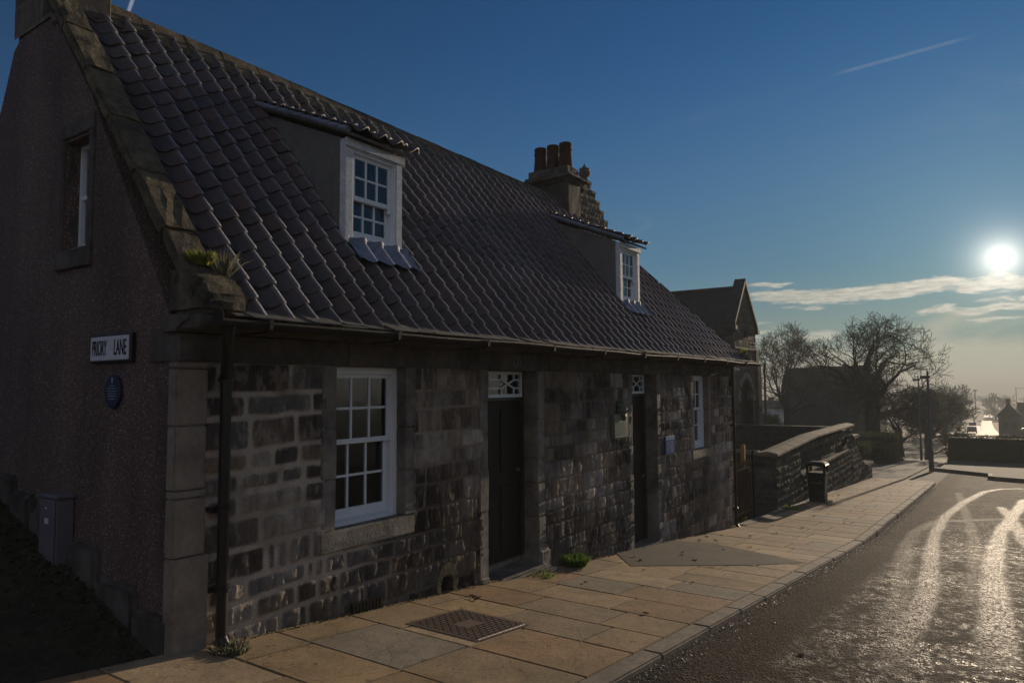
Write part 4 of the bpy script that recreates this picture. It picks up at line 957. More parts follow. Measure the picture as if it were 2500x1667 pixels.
# recessed panel, its lit ledge and the stone behind
stone_panel('recessed_panel', (19.3, 4.36, -2.7), (1, 0, 0), (0, 0, 1), (0, -1, 0), 7.5, 1.05, .04, m_far, gwall, seed=32, joint=.03, palette=GP, mortar=(.07, .065, .055), rock=.04, courses=(.2, .3), widths=(.15, .3))
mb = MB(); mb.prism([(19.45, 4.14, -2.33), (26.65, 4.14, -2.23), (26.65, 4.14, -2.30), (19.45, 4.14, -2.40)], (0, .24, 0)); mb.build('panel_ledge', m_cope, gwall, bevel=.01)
stone_panel('wall_return', (17.0, 4.2, -4.3), (0, 1, 0), (0, 0, 1), (-1, 0, 0), 3.2, 2.7, .04, m_far, gwall, seed=33, joint=.03, palette=GP, mortar=(.075, .07, .058), rock=.03)
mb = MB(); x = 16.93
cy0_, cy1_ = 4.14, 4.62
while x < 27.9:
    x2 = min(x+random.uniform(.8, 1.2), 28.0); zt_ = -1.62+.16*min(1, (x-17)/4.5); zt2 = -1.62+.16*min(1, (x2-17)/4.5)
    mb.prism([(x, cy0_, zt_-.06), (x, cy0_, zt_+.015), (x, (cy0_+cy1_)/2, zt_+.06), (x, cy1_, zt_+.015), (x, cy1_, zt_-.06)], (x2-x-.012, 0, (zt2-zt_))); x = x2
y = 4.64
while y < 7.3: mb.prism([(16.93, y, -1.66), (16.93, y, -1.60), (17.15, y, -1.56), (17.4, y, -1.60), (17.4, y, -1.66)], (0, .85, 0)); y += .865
mb.build('wall_coping', mat('pale_coping', (.23, .19, .13), .85, .6, 40, .35, 4, .2, col2=(.12, .105, .08), bump2=.5), gwall, bevel=.012)  # paler stone colour than the other copings
mb = MB(); mb.box(17.05, 27.85, 4.40, 4.58, -5, -1.63); mb.build('wall_core', m_clean, gwall)
# end: sloping shoulder and low pier
stone_panel('sloping_end', (27.8, 4.2, -5), (1, 0, 0), (0, 0, 1), (0, -1, 0), 4.7, 3.1, .05, m_far, gwall, seed=35, joint=.03, palette=GP, mortar=(.075, .07, .058), rock=.03,
            keep=lambda CU, CV: CV-5 < np.where(CU < .25, -1.9, np.where(CU < 3.0, -1.98-1.1*(CU-.25)*.42, -3.30)))
mb = MB(); mb.box(27.9, 32.4, 4.30, 4.6, -5, -3.35); mb.box(27.8, 29.0, 4.26, 4.6, -5, -2.4); mb.box(27.75, 28.9, 4.12, 4.62, -1.97, -1.86, Matrix.Identity(4)); mb.build('end_core', m_clean, gwall)
mb = MB(); mb.box(30.85, 32.55, 4.12, 4.66, -3.30, -3.17); mb.build('low_coping', m_cope, gwall, bevel=.02, segs=2)
yw = thing('yard_wall', 'low dark wall closing the yard behind the sloping garden wall', 'wall', (27.5, 7, -3.5))
stone_panel('wall_face', (27.2, 4.6, -5), (0, 1, 0), (0, 0, 1), (-1, 0, 0), 4.5, 3.45, .07, m_far, yw, seed=36, joint=.03, palette=GP, mortar=(.06, .055, .05)); MB().box(27.25, 27.6, 4.6, 9.1, -5, -1.53).build('wall_core', m_clean, yw)
# gate
gt = thing('iron_gate', 'spiked black iron gate between the cottage corner and garden wall', 'gate', (14.2, 4.3, -2.7))
m_matte = mat('matte_black_iron', (.010, .009, .008), .9, 0, 1, .1, 5, .03)
m_rust = mat('rusty_iron', (.11, .065, .03), .6, .3, 60, .3, 10)
mb = MB(); GY = 4.27; mb.box(13.82, 15.35, GY-.012, GY+.012, -1.74, -1.70); mb.box(13.82, 15.35, GY-.012, GY+.012, -2.62, -2.58); mb.box(13.82, 13.86, GY-.02, GY+.02, -2.8, -1.55); mb.box(15.32, 15.36, GY-.02, GY+.02, -2.8, -1.40)
mb.box(13.86, 15.32, GY+.03, GY+.045, -2.72, -1.76); mb.build('gate_frame', m_matte, gt)
xg = 13.93
while xg < 15.3:
    mb = MB(); fz = -1.66; mb.tube([(xg, GY, g(xg)+.1), (xg, GY, fz)], .009, 6); mb.tube([(xg, GY, fz), (xg, GY, fz+.03), (xg, GY, fz+.12)], [.009, .022, .001], 6); mb.build('gate_spike', m_rust, gt); xg += .125
gpst = thing('gate_post', 'short yellow painted timber post rising behind the iron gate', 'post', (15.02, 4.4, -2.9))
MB().box(14.98, 15.06, 4.34, 4.42, -2.9, -1.31).build('post_shaft', m_gold2, gpst, bevel=.01); MB().lathe((15.02, 4.38, -1.31), [(.045, 0), (.05, .02), (.03, .04), (.01, .06)], 10).build('post_cap', m_gold2, gpst)
# earth strip edging by gate and wall
mb = MB()
for k in range(24):
    x = 13.9+k*.42; y0 = 3.98+.012*k*0; mb.add([(x, 4.02, g(x)+.008), (x+.42, 4.02, g(x+.42)+.008), (x+.42, 4.2, g(x+.42)+.02), (x, 4.2, g(x)+.02)], [(0, 1, 2, 3)])
tag(mb.build('gutter_strip', mat('edging_stone', (.20, .175, .13), .85, .7, 40, .4, 5)), kind='structure')

# ================================================================== church-like hall
hall = thing('church_hall', 'tall dark stone hall with a steep coped gable and an arched doorway beyond the cottage', 'hall', (31.6, 12, -4))
HX0, HX1, HY, HZ = 29.95, 33.3, 9.0, 2.5; hxm = 31.55
def hkeep(CU, CV):
    X = HX0+CU; Z = CV-5; gab = np.where(X < hxm, HZ+(X-HX0)*(4.5-HZ)/(hxm-HX0), HZ+(HX1-X)*(4.5-HZ)/(HX1-hxm))
    arch = (X > 30.6) & (X < 32.6) & (Z < np.where(np.hypot((X-31.6)/1.0, (Z+.75)/1.0) < 1, 9, -.75))
    win = (np.abs(X-31.6) < .28) & (Z > .95) & (Z < 2.55-np.abs(X-31.6)*1.2)
    return (Z < gab) & ~arch & ~win
HP = [(.075, .062, .05), (.095, .08, .062), (.06, .05, .042), (.11, .095, .075)]
stone_panel('gable_wall', (HX0, HY, -5), (1, 0, 0), (0, 0, 1), (0, -1, 0), HX1-HX0, 9.6, .05, m_far, hall, seed=41, keep=hkeep, joint=.03, palette=HP, mortar=(.10, .09, .075), courses=(.24, .36), widths=(.4, .8), rock=.02)
stone_panel('side_wall', (HX0, HY, -5), (0, 1, 0), (0, 0, 1), (-1, 0, 0), 12, 7.2, .08, m_far, hall, seed=42, joint=.03, palette=HP, mortar=(.10, .09, .075), courses=(.24, .36), widths=(.4, .8), rock=.02)
mb = MB(); mb.add([(HX0-.1, HY+.15, 2.15), (HX0-.1, 21, 2.15), (hxm, 21, 4.35), (hxm, HY+.15, 4.35), (HX1, 21, 2.15), (HX1, HY+.15, 2.15)], [(0, 3, 2, 1), (3, 5, 4, 2)]); mb.build('slate_roof', m_roofdark, hall)
mb = MB(); mb.box(hxm-.1, hxm+.1, HY+.2, 21, 4.33, 4.45); mb.build('roof_ridge', m_soot, hall)
mb = MB()
for sgn, xe in ((-1, HX0-.12), (1, HX1+.12)):
    mb.prism([(hxm, HY-.12, 4.78), (xe, HY-.12, HZ+.22), (xe, HY-.12, HZ+.0), (hxm, HY-.12, 4.52)], (0, .50, 0))
mb.box(HX0-.2, HX0+.12, HY-.15, HY+.4, HZ-.15, HZ+.05); mb.box(HX1-.1, HX1+.25, HY-.15, HY+.4, HZ-.15, HZ+.05)
mb.build('gable_coping', m_roofdark, hall, bevel=.02)
mb = MB(); mb.box(HX0-.05, HX1+.18, HY-.06, HY+.1, 1.55, 1.65); mb.box(HX1-.3, HX1+.30, HY-.16, HY+.6, -5, .9); mb.box(HX1-.3, HX1+.36, HY-.22, HY+.6, .9, 1.0); mb.box(HX1-.3, HX1+.16, HY-.1, HY+.6, 1.0, 1.6)
mb.build('corner_buttress', m_soot, hall, bevel=.02)
mb = MB()
for k in range(11):
    a0, a1 = pi*k/11+.02, pi*(k+1)/11-.02
    mb.prism([(31.6+r_*cos(a), HY-.05, -.75+r_*sin(a)) for r_, a in ((1.0, a0), (1.32, a0), (1.32, a1), (1.0, a1))], (0, .3, 0))
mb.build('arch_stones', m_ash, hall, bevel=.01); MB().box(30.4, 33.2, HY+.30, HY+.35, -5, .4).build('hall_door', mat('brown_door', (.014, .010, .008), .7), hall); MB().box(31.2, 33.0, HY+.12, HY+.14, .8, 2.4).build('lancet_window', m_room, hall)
mb = MB(); mb.box(HX0+.1, HX1-.02, HY+.38, 21, -5, .52); mb.box(HX0+.1, HX1-.02, HY+.16, 21, .522, 2.12); mb.prism([(HX0+.1, HY+.16, 2.122), (HX1-.02, HY+.16, 2.122), (hxm, HY+.16, 4.2)], (0, 11, 0)); mb.build('hall_core', m_soot, hall)
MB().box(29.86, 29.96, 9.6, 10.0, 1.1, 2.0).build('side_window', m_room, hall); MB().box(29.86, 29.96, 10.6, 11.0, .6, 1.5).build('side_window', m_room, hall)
# iron rainwater pipe of the hall
MB().tube([(HX1+.1, HY-.35, 1.0), (HX1+.1, HY-.35, -4)], .05, 8).build('rainwater_pipe', m_post, hall)

# ================================================================== crow-stepped gable behind the roof
cr = thing('crow_stepped_house', 'dark stone house with a crow-stepped gable and carved finial behind the chimney', 'house', (19, 12, -3))
ax, az_ = 18.85, 6.28; steps = 14; sw_, sh_ = .275, .255
def ckeep(CU, CV):
    X = 14.6+CU; k = np.floor(np.abs(X-ax)/sw_+.5); return CV < az_-k*sh_+2
stone_panel('stepped_gable', (14.6, 10, -2), (1, 0, 0), (0, 0, 1), (0, -1, 0), 8.5, 8.4, .04, m_far, cr, seed=51, keep=ckeep, joint=.025, palette=HP, mortar=(.12, .11, .095), courses=(.16, .22), widths=(.25, .5), rock=.03)
mb = MB()
for k in range(steps):
    for sgn in ((-1, 1) if k else (1,)):
        xm = ax+sgn*k*sw_; mb.box(xm-sw_/2, xm+sw_/2, 9.97, 10.4, az_-k*sh_-.05, az_-k*sh_+.03)
    if k: pass
for k in range(steps): mb.box(ax-k*sw_-sw_/2, ax+k*sw_+sw_/2, 10.1, 10.38, az_-(k+1)*sh_+.03, az_-k*sh_-.052)
mb.build('crow_steps', m_soot, cr)
mb = MB(); mb.lathe((ax, 10.15, az_+.06), [(.13, 0), (.09, .05), (.12, .12), (.19, .18), (.20, .27), (.15, .29), (.18, .38), (.09, .40), (.05, .46), (.02, .52), (.01, .56)], 8); mb.build('carved_finial', m_soot, cr)
mb = MB(); mb.prism([(15.3, 10.4, 2.3), (22.4, 10.4, 2.3), (18.85, 10.4, 5.95)], (0, 9, 0)); mb.box(15.4, 22.3, 10.38, 19.4, -3, 2.3); mb.build('house_body', m_roofdark, cr)

# ================================================================== dark stone building behind the tree
bd = thing('stone_block', 'broad dark stone building with a slate roof standing behind the great bare tree', 'building', (90, 16, -7))
mb = MB(); mb.box(88, 96, 10.6, 20.5, -9, .35); mb.build('building_walls', mat('dim_stone', (.075, .066, .055), .9, .4, 4, .3, .8), bd)
mb = MB(); mb.add([(87.6, 20.8, .2), (87.6, 12.4, .2), (96.4, 12.4, .2), (96.4, 20.8, .2), (90.2, 20.8, 2.0), (90.2, 12.2, 2.2), (93, 12.2, 2.2), (93, 20.8, 2.0), (87.6, 10.4, .2), (96.4, 10.4, .2)], [(0, 1, 5, 4), (1, 8, 5), (5, 6, 7, 4), (8, 9, 6, 5), (9, 2, 6), (2, 3, 7, 6), (3, 0, 4, 7)]); mb.build('building_roof', m_rooffar, bd)
m_dim = mat('dim_glass', (.05, .06, .075), .3)
for y, z, w_, h_ in ((11.0, -2.2, .09, 1.8), (11.6, -2.2, .09, 1.8), (12.2, -2.2, .09, 1.8), (14, -2, .5, .8), (16.5, -2, .5, .8), (19, -2, .5, .8), (14, -5, .5, .8), (16.5, -5, .5, .8), (19, -5, .5, .8)):
    MB().box(87.93, 88, y-w_, y+w_, z-h_, z+h_).build('window', m_dim, bd)
wh = thing('white_house', 'pale rendered house with a dark roof glimpsed beyond the round bush', 'house', (120, 30, -7))
MB().box(118, 126, 27.9, 34, -9, -3.9).build('house_walls', m_whitefar, wh); mb = MB(); mb.prism([(117.6, 27.6, -3.9), (126.4, 27.6, -3.9), (122, 27.6, -2.6)], (0, 6.8, 0)); mb.build('house_roof', m_rooffar, wh)
mb = MB(); mb.box(121.4, 122.2, 30.2, 31, -3, -2.1); mb.build('house_chimney', m_rooffar, wh); mb = MB()
for y in (28.9, 31): mb.box(117.95, 118, y-.4, y+.4, -6, -4.8)
mb.build('house_window', m_black, wh)

# ================================================================== trees
def tree(name, label, base, crown, seed, m, trunk_r, split, levels=8, first=5, cat='tree', group=None, minr=.010, up=.3, L0=None, side=.55):
    """crown = (centre, radii): limbs keep dividing until they leave this envelope"""
    r = random.Random(seed); mbt = MB(); mbc = MB(); base = Vector(base); cc, cr_ = Vector(crown[0]), Vector(crown[1])
    wob = [(r.uniform(0, 6.3), r.randint(2, 5), r.uniform(.04, .10)) for _ in range(4)]
    def outside(p):
        q = p-cc; a = math.atan2(q.y, q.x); b = math.atan2(q.z, math.hypot(q.x, q.y)); f = 1+sum(w*sin(k*a+k*b*1.3+o) for o, k, w in wob)
        return (q.x/cr_.x)**2+(q.y/cr_.y)**2+(q.z/cr_.z)**2 > f*f
    def branch(p, d, L, rad_, lev):
        if outside(p) and lev > 2: return
        n = 4 if lev < 3 else 3; pts = [p]; rs = [rad_]; dd = d.copy()
        if lev >= levels-1: n = 2
        for i in range(n):
            w = Vector((r.gauss(0, 1), r.gauss(0, 1), r.gauss(0, 1)))*(.17 if lev < 3 else .26)
            dd = (dd+w+Vector((0, 0, up*.13))).normalized(); p = p+dd*L/n; pts.append(p); rs.append(max(rad_*(1-.35*(i+1)/n), minr))
        mbc.tube(pts, rs, 6 if lev < 3 else (4 if lev < 5 else 3), cap=False)
        if lev >= levels: return
        k = 2 if r.random() < .5 else 3
        for j in range(k):
            ax_ = Vector((r.gauss(0, 1), r.gauss(0, 1), r.gauss(0, .7))).normalized(); an = r.uniform(.35, .85) if j else r.uniform(.12, .40)
            cx = ax_.cross(dd); nd = Matrix.Rotation(an, 3, cx.normalized()) @ dd if cx.length > .01 else dd
            branch(pts[-1], nd, L*r.uniform(.70, .88), rs[-1]*(.80 if j == 0 else r.uniform(.5, .72)), lev+1)
        if lev >= 1:
            for j in range(1, n):
                qn = pts[j]-cc; far_ = (qn.x/cr_.x)**2+(qn.y/cr_.y)**2+(qn.z/cr_.z)**2
                if r.random() < side*(.25+1.6*min(far_, 1.2)):
                    ax_ = Vector((r.gauss(0, 1), r.gauss(0, 1), r.gauss(0, .8))).normalized(); nd = (dd*.55+ax_*.75).normalized()
                    branch(pts[j], nd, L*r.uniform(.5, .7), rs[j]*.45, min(lev+2, levels))
    tp = base+Vector(split)
    mbt.tube([base-Vector((0, 0, .6)), base+Vector((0, 0, .25)), base.lerp(tp, .5)+Vector((.05, .06, 0)), tp], [trunk_r*1.45, trunk_r*1.12, trunk_r*.95, trunk_r*.85], 10, cap=False)
    H = split[2]; L0 = L0 or cr_.z*.42
    for j in range(first):
        a = 2*pi*j/first+r.uniform(-.35, .35); hgt = j/first
        tl = .25 if j == 0 else .35+.9*hgt
        d = Vector((cos(a)*tl, sin(a)*tl, 1-.55*hgt)).normalized(); branch(tp-Vector((0, 0, H*.42*hgt)), d, L0*r.uniform(.85, 1.15), trunk_r*(.70-.35*hgt), 1)
    rt_ = thing(name, label, cat, tuple(base), group)
    mbt.build('trunk', m, rt_, smooth=True)
    me = bpy.data.meshes.new('crown'); me.from_pydata(mbc.v, [], mbc.f); me.update(); link('crown', me, m, rt_)
    return rt_, len(mbc.f)
NF = []
NF.append(tree('bare_tree', 'largest bare winter tree, broad spreading crown over the end of the garden wall', (66, 8.3, -6.2), ((66, 8.0, .9), (5.0, 5.0, 4.6)), 3, m_bark, .62, (0, .0, 4.8), 8, 8, minr=.015, side=.36, L0=2.5)[1])
NF.append(tree('bare_tree', 'tall bare rounded tree beside the hall, left of the dark stone building', (80, 18.4, -6.8), ((80, 18.5, 1.3), (3.7, 3.7, 5.3)), 8, m_bark, .36, (0, .1, 5.2), 8, 7, minr=.015, up=.7, side=.36)[1])
NF.append(tree('bare_tree', 'lower bushy bare tree leaning right behind the lamp post', (75, 5.0, -6.4), ((75, 4.9, -2.0), (3.2, 2.9, 3.1)), 14, m_bark2, .24, (0, 0, 2.0), 7, 8, minr=.017, side=.6)[1])
NF.append(tree('bare_tree', 'dim bare tree between the lamp post and the great tree, low against the ground', (84, 8.0, -7.2), ((84, 8.0, -3.2), (3, 3, 3.2)), 15, m_bark2, .22, (0, 0, 1.6), 7, 6, minr=.014)[1])
for i, (x, y, h) in enumerate(((120, 5.8, 9.0), (150, 7.0, 11.0), (190, 8.8, 13.0), (245, 11.0, 15.0))):
    NF.append(tree('misty_tree', ['nearest of the misty trees left of the sunlit road', 'second of the misty trees receding left of the sunlit road', 'third, fainter misty tree left of the sunlit road', 'farthest, palest misty tree left of the sunlit road'][i],
                   (x, y, g(x)-.5), ((x, y, g(x)+h*.55), (h*.38, h*.38, h*.5)), 40+i, m_bark2, .25, (0, 0, h*.2), 6, 7, group='misty trees along the far road', minr=.03+.008*i)[1])
print('crown faces', NF)

# ================================================================== hedges and bushes: leaf clumps over a core
def foliage(name, parent, boxes, n, size, m, seed, jit=.06):
    r = np.random.default_rng(seed); V = []; F = []
    tot = sum(2*(b[1]-b[0])*(b[5]-b[4])+2*(b[3]-b[2])*(b[5]-b[4])+(b[1]-b[0])*(b[3]-b[2]) for b in boxes)
    for (x0, x1, y0, y1, z0, z1) in boxes:
        ar = [(y1-y0)*(z1-z0), (y1-y0)*(z1-z0), (x1-x0)*(z1-z0), (x1-x0)*(z1-z0), (x1-x0)*(y1-y0)]
        for f, a in enumerate(ar):
            k = int(n*a/tot)+1; P = np.stack([r.uniform(x0, x1, k), r.uniform(y0, y1, k), r.uniform(z0, z1, k)], 1)
            if f == 0: P[:, 0] = x0
            elif f == 1: P[:, 0] = x1
            elif f == 2: P[:, 1] = y0
            elif f == 3: P[:, 1] = y1
            else: P[:, 2] = z1
            bmp = (fbm(P[:, 0]*1.3+P[:, 1]*1.1, P[:, 2]*1.3+P[:, 1]*.7, seed)-.5)*jit*4
            cn = np.array([(x0+x1)/2, (y0+y1)/2, (z0+z1)/2]); dv = P-cn; dv /= np.linalg.norm(dv, axis=1, keepdims=True)
            P += dv*bmp[:, None]+r.normal(0, jit*.5, P.shape)
            for p in P:
                a_ = r.normal(size=3); a_ /= np.linalg.norm(a_); b_ = np.cross(a_, r.normal(size=3)); b_ /= np.linalg.norm(b_); s = size*r.uniform(.6, 1.3); q = len(V)
                V += [tuple(p-a_*s), tuple(p+b_*s*.5), tuple(p+a_*s), tuple(p-b_*s*.5)]; F.append((q, q+1, q+2, q+3))
    me = np_mesh(name, V, F); return link(name, me, m, parent)
def hedge(name, label, cat, boxes, n, size, m, seed, jit=.06, group=None):
    b = boxes[0]; t_ = thing(name, label, cat, ((b[0]+b[1])/2, (b[2]+b[3])/2, b[4]), group)
    mb = MB()
    for bb in boxes: mb.box(bb[0]+.1, bb[1]-.1, bb[2]+.1, bb[3]-.1, bb[4], bb[5]-.12)
    mb.build('hedge_stems', m_hedge_core, t_, bevel=.08); foliage('foliage', t_, boxes, n, size, m, seed, jit); return t_
hz = g(58)
hedge('clipped_hedge', 'long dark clipped hedge along the far side of the junction', 'hedge', [(58, 59.6, -14, 2.75, hz-.3, hz+1.72)], 16000, .055, m_hedge, 61, .07)
hedge('garden_shrub', 'nearest rounded shrub right of the garden wall end', 'shrub', [(45.6, 47.6, 6.2, 7.4, g(46)-.3, g(46)+1.15)], 3500, .05, m_bush, 62, .11)
hedge('garden_shrub', 'middle shrub of the clump beside the frosty path', 'shrub', [(48.4, 50.6, 5.2, 6.5, g(49)-.3, g(49)+1.05)], 3500, .05, m_hedge, 63, .11)
hedge('garden_shrub', 'tallest square-topped shrub at the back of the clump, nearest the lamp post', 'shrub', [(52.5, 56, 5.3, 7.8, g(54)-.3, g(54)+1.75)], 5000, .055, m_bush, 64, .10)
hedge('garden_shrub', 'dark shrub partly hidden behind the garden wall end', 'shrub', [(47, 49, 8.0, 10.6, g(48)-.3, g(48)+1.75)], 3500, .055, m_hedge, 65, .11)
rb_ = thing('round_bush', 'sunlit yellow-green round bush beyond the yard wall beside the hall', 'bush', (62, 16.2, -6))
mb = MB(); mb.ball((62, 16.2, -4.6), 1.6, (1, 1, 1.3)); mb.build('bush_core', m_hedge_core, rb_)
r = np.random.default_rng(5); V = []; F = []
for i in range(5000):
    d = r.normal(size=3); d /= np.linalg.norm(d); p = np.array([62, 16.2, -4.6])+d*np.array([1.75, 1.75, 2.2])*r.uniform(.88, 1.08); a_ = r.normal(size=3); a_ /= np.linalg.norm(a_); b_ = np.cross(a_, d); q = len(V); s = .09*r.uniform(.6, 1.4)
    V += [tuple(p-a_*s), tuple(p+b_*s*.5), tuple(p+a_*s), tuple(p-b_*s*.5)]; F.append((q, q+1, q+2, q+3))
link('foliage', np_mesh('f', V, F), m_bush, rb_)

# ================================================================== lamp posts
def lamp(label, x, y, h, r0):
    t_ = thing('street_lamp', label, 'street lamp', (x, y, g(x))); z = g(x)
    MB().lathe((x, y, z-.1), [(r0*1.25, 0), (r0*1.25, 1.1), (r0*.9, 1.2), (r0*.55, h*.98), (r0*.5, h)], 12).build('post', m_post, t_, smooth=True)
    mb = MB(); mb.box(x-.12, x+.12, y-.12, y+.35, z+h-.5, z+h-.36); mb.tube([(x, y, z+h-.4), (x, y+.2, z+h-.42)], .04, 6); mb.build('lantern', m_post, t_, bevel=.02)
    MB().box(x-.10, x+.10, y+.0, y+.32, z+h-.525, z+h-.502).build('lamp_glass', mat('lamp_lens', (.3, .3, .3), .4), t_)
lamp('tall grey street lamp at the junction corner, in front of the trees', 42.65, 2.72, 5.25, .095)
lamp('shorter distant street lamp standing by the path beyond the shrubs', 59.2, 4.38, 6.2, .07)

# ================================================================== far road, cars, houses
mb = MB(); rd = [(105, 2.0, 3.2), (141, .97, 3.3), (182, .75, 3.5), (215, .95, 2.7), (250, 1.35, 3.0), (300, 1.75, 3.2), (366, 1.9, 3.6), (480, 1.35, 4.2), (637, .6, 5.0), (784, -2.3, 6.0), (900, -7, 7)]
V = []
for x, y, w in rd: V += [(x, y-w/2, g(x)+.12), (x, y+w/2, g(x)+.12)]
mb.add(V, [(2*i, 2*i+2, 2*i+3, 2*i+1) for i in range(len(rd)-1)]); tag(mb.build('far_road', m_farroad), kind='structure')
mb = MB(); V = []
for x, y, w in rd[:5]: V += [(x, y+w/2+.05, g(x)+.10), (x, y+w/2+1.9, g(x)+.10)]
mb.add(V, [(2*i, 2*i+2, 2*i+3, 2*i+1) for i in range(4)]); tag(mb.build('far_layby', m_farroad), kind='structure')
def make_car(label, m, x, y, group='cars parked along the far road'):
    t_ = thing('parked_car', label, 'car', (0, 0, 0), group)
    mb = MB(); pr = [(-2.05, .35), (-2.08, .75), (-1.9, .92), (-1.35, .98), (-.85, 1.42), (.55, 1.45), (1.25, .98), (1.95, .88), (2.08, .6), (2.05, .32)]
    mb.prism([(a, -.82, z) for a, z in pr], (0, 1.64, 0)); mb.build('body', m, t_, bevel=.06, segs=2)
    mb = MB(); mb.prism([(-1.27, -.835, 1.0), (-.83, -.835, 1.34), (.50, -.835, 1.37), (1.08, -.835, 1.0)], (0, 1.67, 0)); mb.build('windows', m_black, t_)
    for sx_ in (-1.3, 1.3):
        for sy in (-.84, .66): MB().tube([(sx_, sy, .32), (sx_, sy+.18, .32)], .32, 14).build('wheel', m_rubber, t_)
    for sy in (-.6, .6): MB().box(-2.10, -2.06, sy-.15, sy+.15, .68, .80).build('tail_light', mat('red_lens', (.3, .02, .02), .3), t_)
    t_.location = (x, y, g(x)+.12); return t_
c0 = make_car('small dark parked car left of the sunlit road, nearest the hedge', m_car, 128, 4.0)
c1 = make_car('pale parked car right of the sunlit road, nearest the hedge', m_carw, 152, -1.9)
def dup(root, loc, label):
    q = root.copy(); C.objects.link(q); q.location = loc; q['label'] = label
    for ch_ in list(root.children): c_ = ch_.copy(); C.objects.link(c_); c_.parent = q
    return q
dup(c0, (176, 3.6, g(176)+.12), 'second dark parked car left of the sunlit road, beyond the nearest one')
dup(c0, (232, 4.6, g(232)+.12), 'farthest dark parked car at the left kerb where the sunlit road bends')
dup(c1, (172, -2.0, g(172)+.12), 'second pale parked car right of the sunlit road, beside the gabled house')
dup(c0, (166, -4.1, g(166)+.12), 'dark parked car on the drive before the gabled house')
def house(label, x, y0, y1, ze, za, L, gable=True, chim=True, wm=None):
    t_ = thing('distant_house', label, 'house', (x, (y0+y1)/2, g(x)), 'houses along the far road')
    MB().box(x, x+L, y0, y1, g(x)-1, ze).build('wall', m_brickfar, t_)
    mb = MB(); ym = (y0+y1)/2
    if gable: mb.prism([(x-.4, y0-.35, ze-.1), (x-.4, y1+.35, ze-.1), (x-.4, ym, za)], (L+.8, 0, 0))
    else: mb.prism([(x-.3, y0-.3, ze), (x+L+.3, y0-.3, ze), (x+L/2, y0-.3, za)], (0, y1-y0+.6, 0))
    ro = mb.build('roof', m_rooffar, t_)
    if chim: MB().box(x+L*.5, x+L*.5+.7, ym-.35, ym+.35, za-.8, za+.8).build('chimney', m_brickfar, ro)
    for yy in ((y0*.7+y1*.3), (y0*.3+y1*.7)):
        wf = MB().box(x-.06, x-.01, yy-.45, yy+.45, ze-2.3, ze-1.1).build('window', m_post if wm else m_white, t_); MB().box(x-.08, x-.06, yy-.38, yy+.38, ze-2.2, ze-1.2).build('pane', m_black, wf)
house('gable-fronted dark house right of the sunlit road', 150, -4.0, -.9, -5.6, -3.55, 8, wm='m')
house('long low-roofed house behind the gabled one, at the right edge', 190, -13, -5.0, -6.0, -4.3, 9, gable=False)
house('nearest dark roofed house just above the hedge at the right edge', 112, -9.0, -4.1, -6.7, -4.9, 9, gable=False, chim=False)
house('far misty house beyond the bend, right of the road top', 330, -14, -5.5, -11.5, -8.5, 14)
# mast and frame in the mist
ms = thing('distant_mast', 'slim misty mast rising beyond the end of the sunlit road', 'mast', (520, 8.5, g(520)))
mb = MB(); mb.tube([(520, 8.2, -20), (520, 8.2, -3.6)], .42, 6); mb.box(519, 521, 7.3, 9.1, -5.0, -3.8); mb.build('mast_shaft', m_post, ms)
fm = thing('distant_gantry', 'faint square frame structure in the mist at the right edge', 'gantry', (520, -24, g(520)))
mb = MB()
for y in (-12.5, -18, -24): mb.box(519, 520, y-.18, y+.18, -20, -2.6)
mb.box(519, 520, -28, -12, -3.15, -2.9); mb.build('gantry_frame', m_post, fm)
for i, (x, y, h, lab) in enumerate(((430, -1.5, 13, 'faint dark tree clump beyond the bend of the sunlit road'), (400, -20, 13, 'misty tree clump under the frame structure at the right edge'), (330, 14, 14, 'misty tree clump left of the mast'))):
    tree('misty_tree', lab, (x, y, g(x)-1), ((x, y, g(x)+h*.5), (h*.5, h*.5, h*.55)), 70+i, m_bark2, .5, (0, 0, h*.15), 6, 8, minr=.09)
wd = None
r = np.random.default_rng(3); V = []; F = []
for i in range(900):
    x = r.uniform(500, 1500); y = r.uniform(-500, 600); h = r.uniform(6, 13); w = h*.5; z = float(gz(x))-2
    for k in range(10):
        p = np.array([x, y, z+h*.55])+r.normal(size=3)*np.array([w*.4, w*.4, h*.22]); a_ = r.normal(size=3)*w*.35; b_ = r.normal(size=3)*w*.35; q = len(V); V += [tuple(p-a_), tuple(p+b_), tuple(p+a_)]; F.append((q, q+1, q+2))
tag(link('far_woodland', np_mesh('w', V, F), m_hedge), kind='stuff', label='misty woodland covering the valley far beyond the road', cat='woodland')

# ================================================================== small plants, leaves
def tuft(name, label, c, n, h, spread, m, seed, cat='grass tuft', wdt=.004, group=None):
    r = np.random.default_rng(seed); V = []; F = []; c = np.array(c, float)
    for i in range(n):
        a = r.uniform(0, 2*pi); rr = spread*math.sqrt(r.random())*.5; p = c+np.array([cos(a)*rr, sin(a)*rr, 0]); ln = np.array([cos(a), sin(a), 0])*r.uniform(.1, .8)*h+np.array([0, 0, h*r.uniform(.5, 1)])
        s = np.cross(ln, r.normal(size=3)); s = s/np.linalg.norm(s)*wdt*r.uniform(.7, 1.5); q = len(V); m1 = p+ln*.55+np.array([0, 0, h*.1])
        V += [tuple(p-s), tuple(p+s), tuple(m1+s*.8), tuple(m1-s*.8), tuple(p+ln)]; F += [(q, q+1, q+2, q+3), (q+3, q+2, q+4, q+4)]
    me = bpy.data.meshes.new(name); me.from_pydata(V, [], [tuple(dict.fromkeys(f)) for f in F]); me.update()
    o = link(name, me, m); return tag(o, label, cat, group)
tuft('grass_tuft', 'bright green grass tuft at the wall foot right of the first door', (7.18, 4.06, g(7.18)), 380, .15, .24, m_grass, 1, wdt=.006)
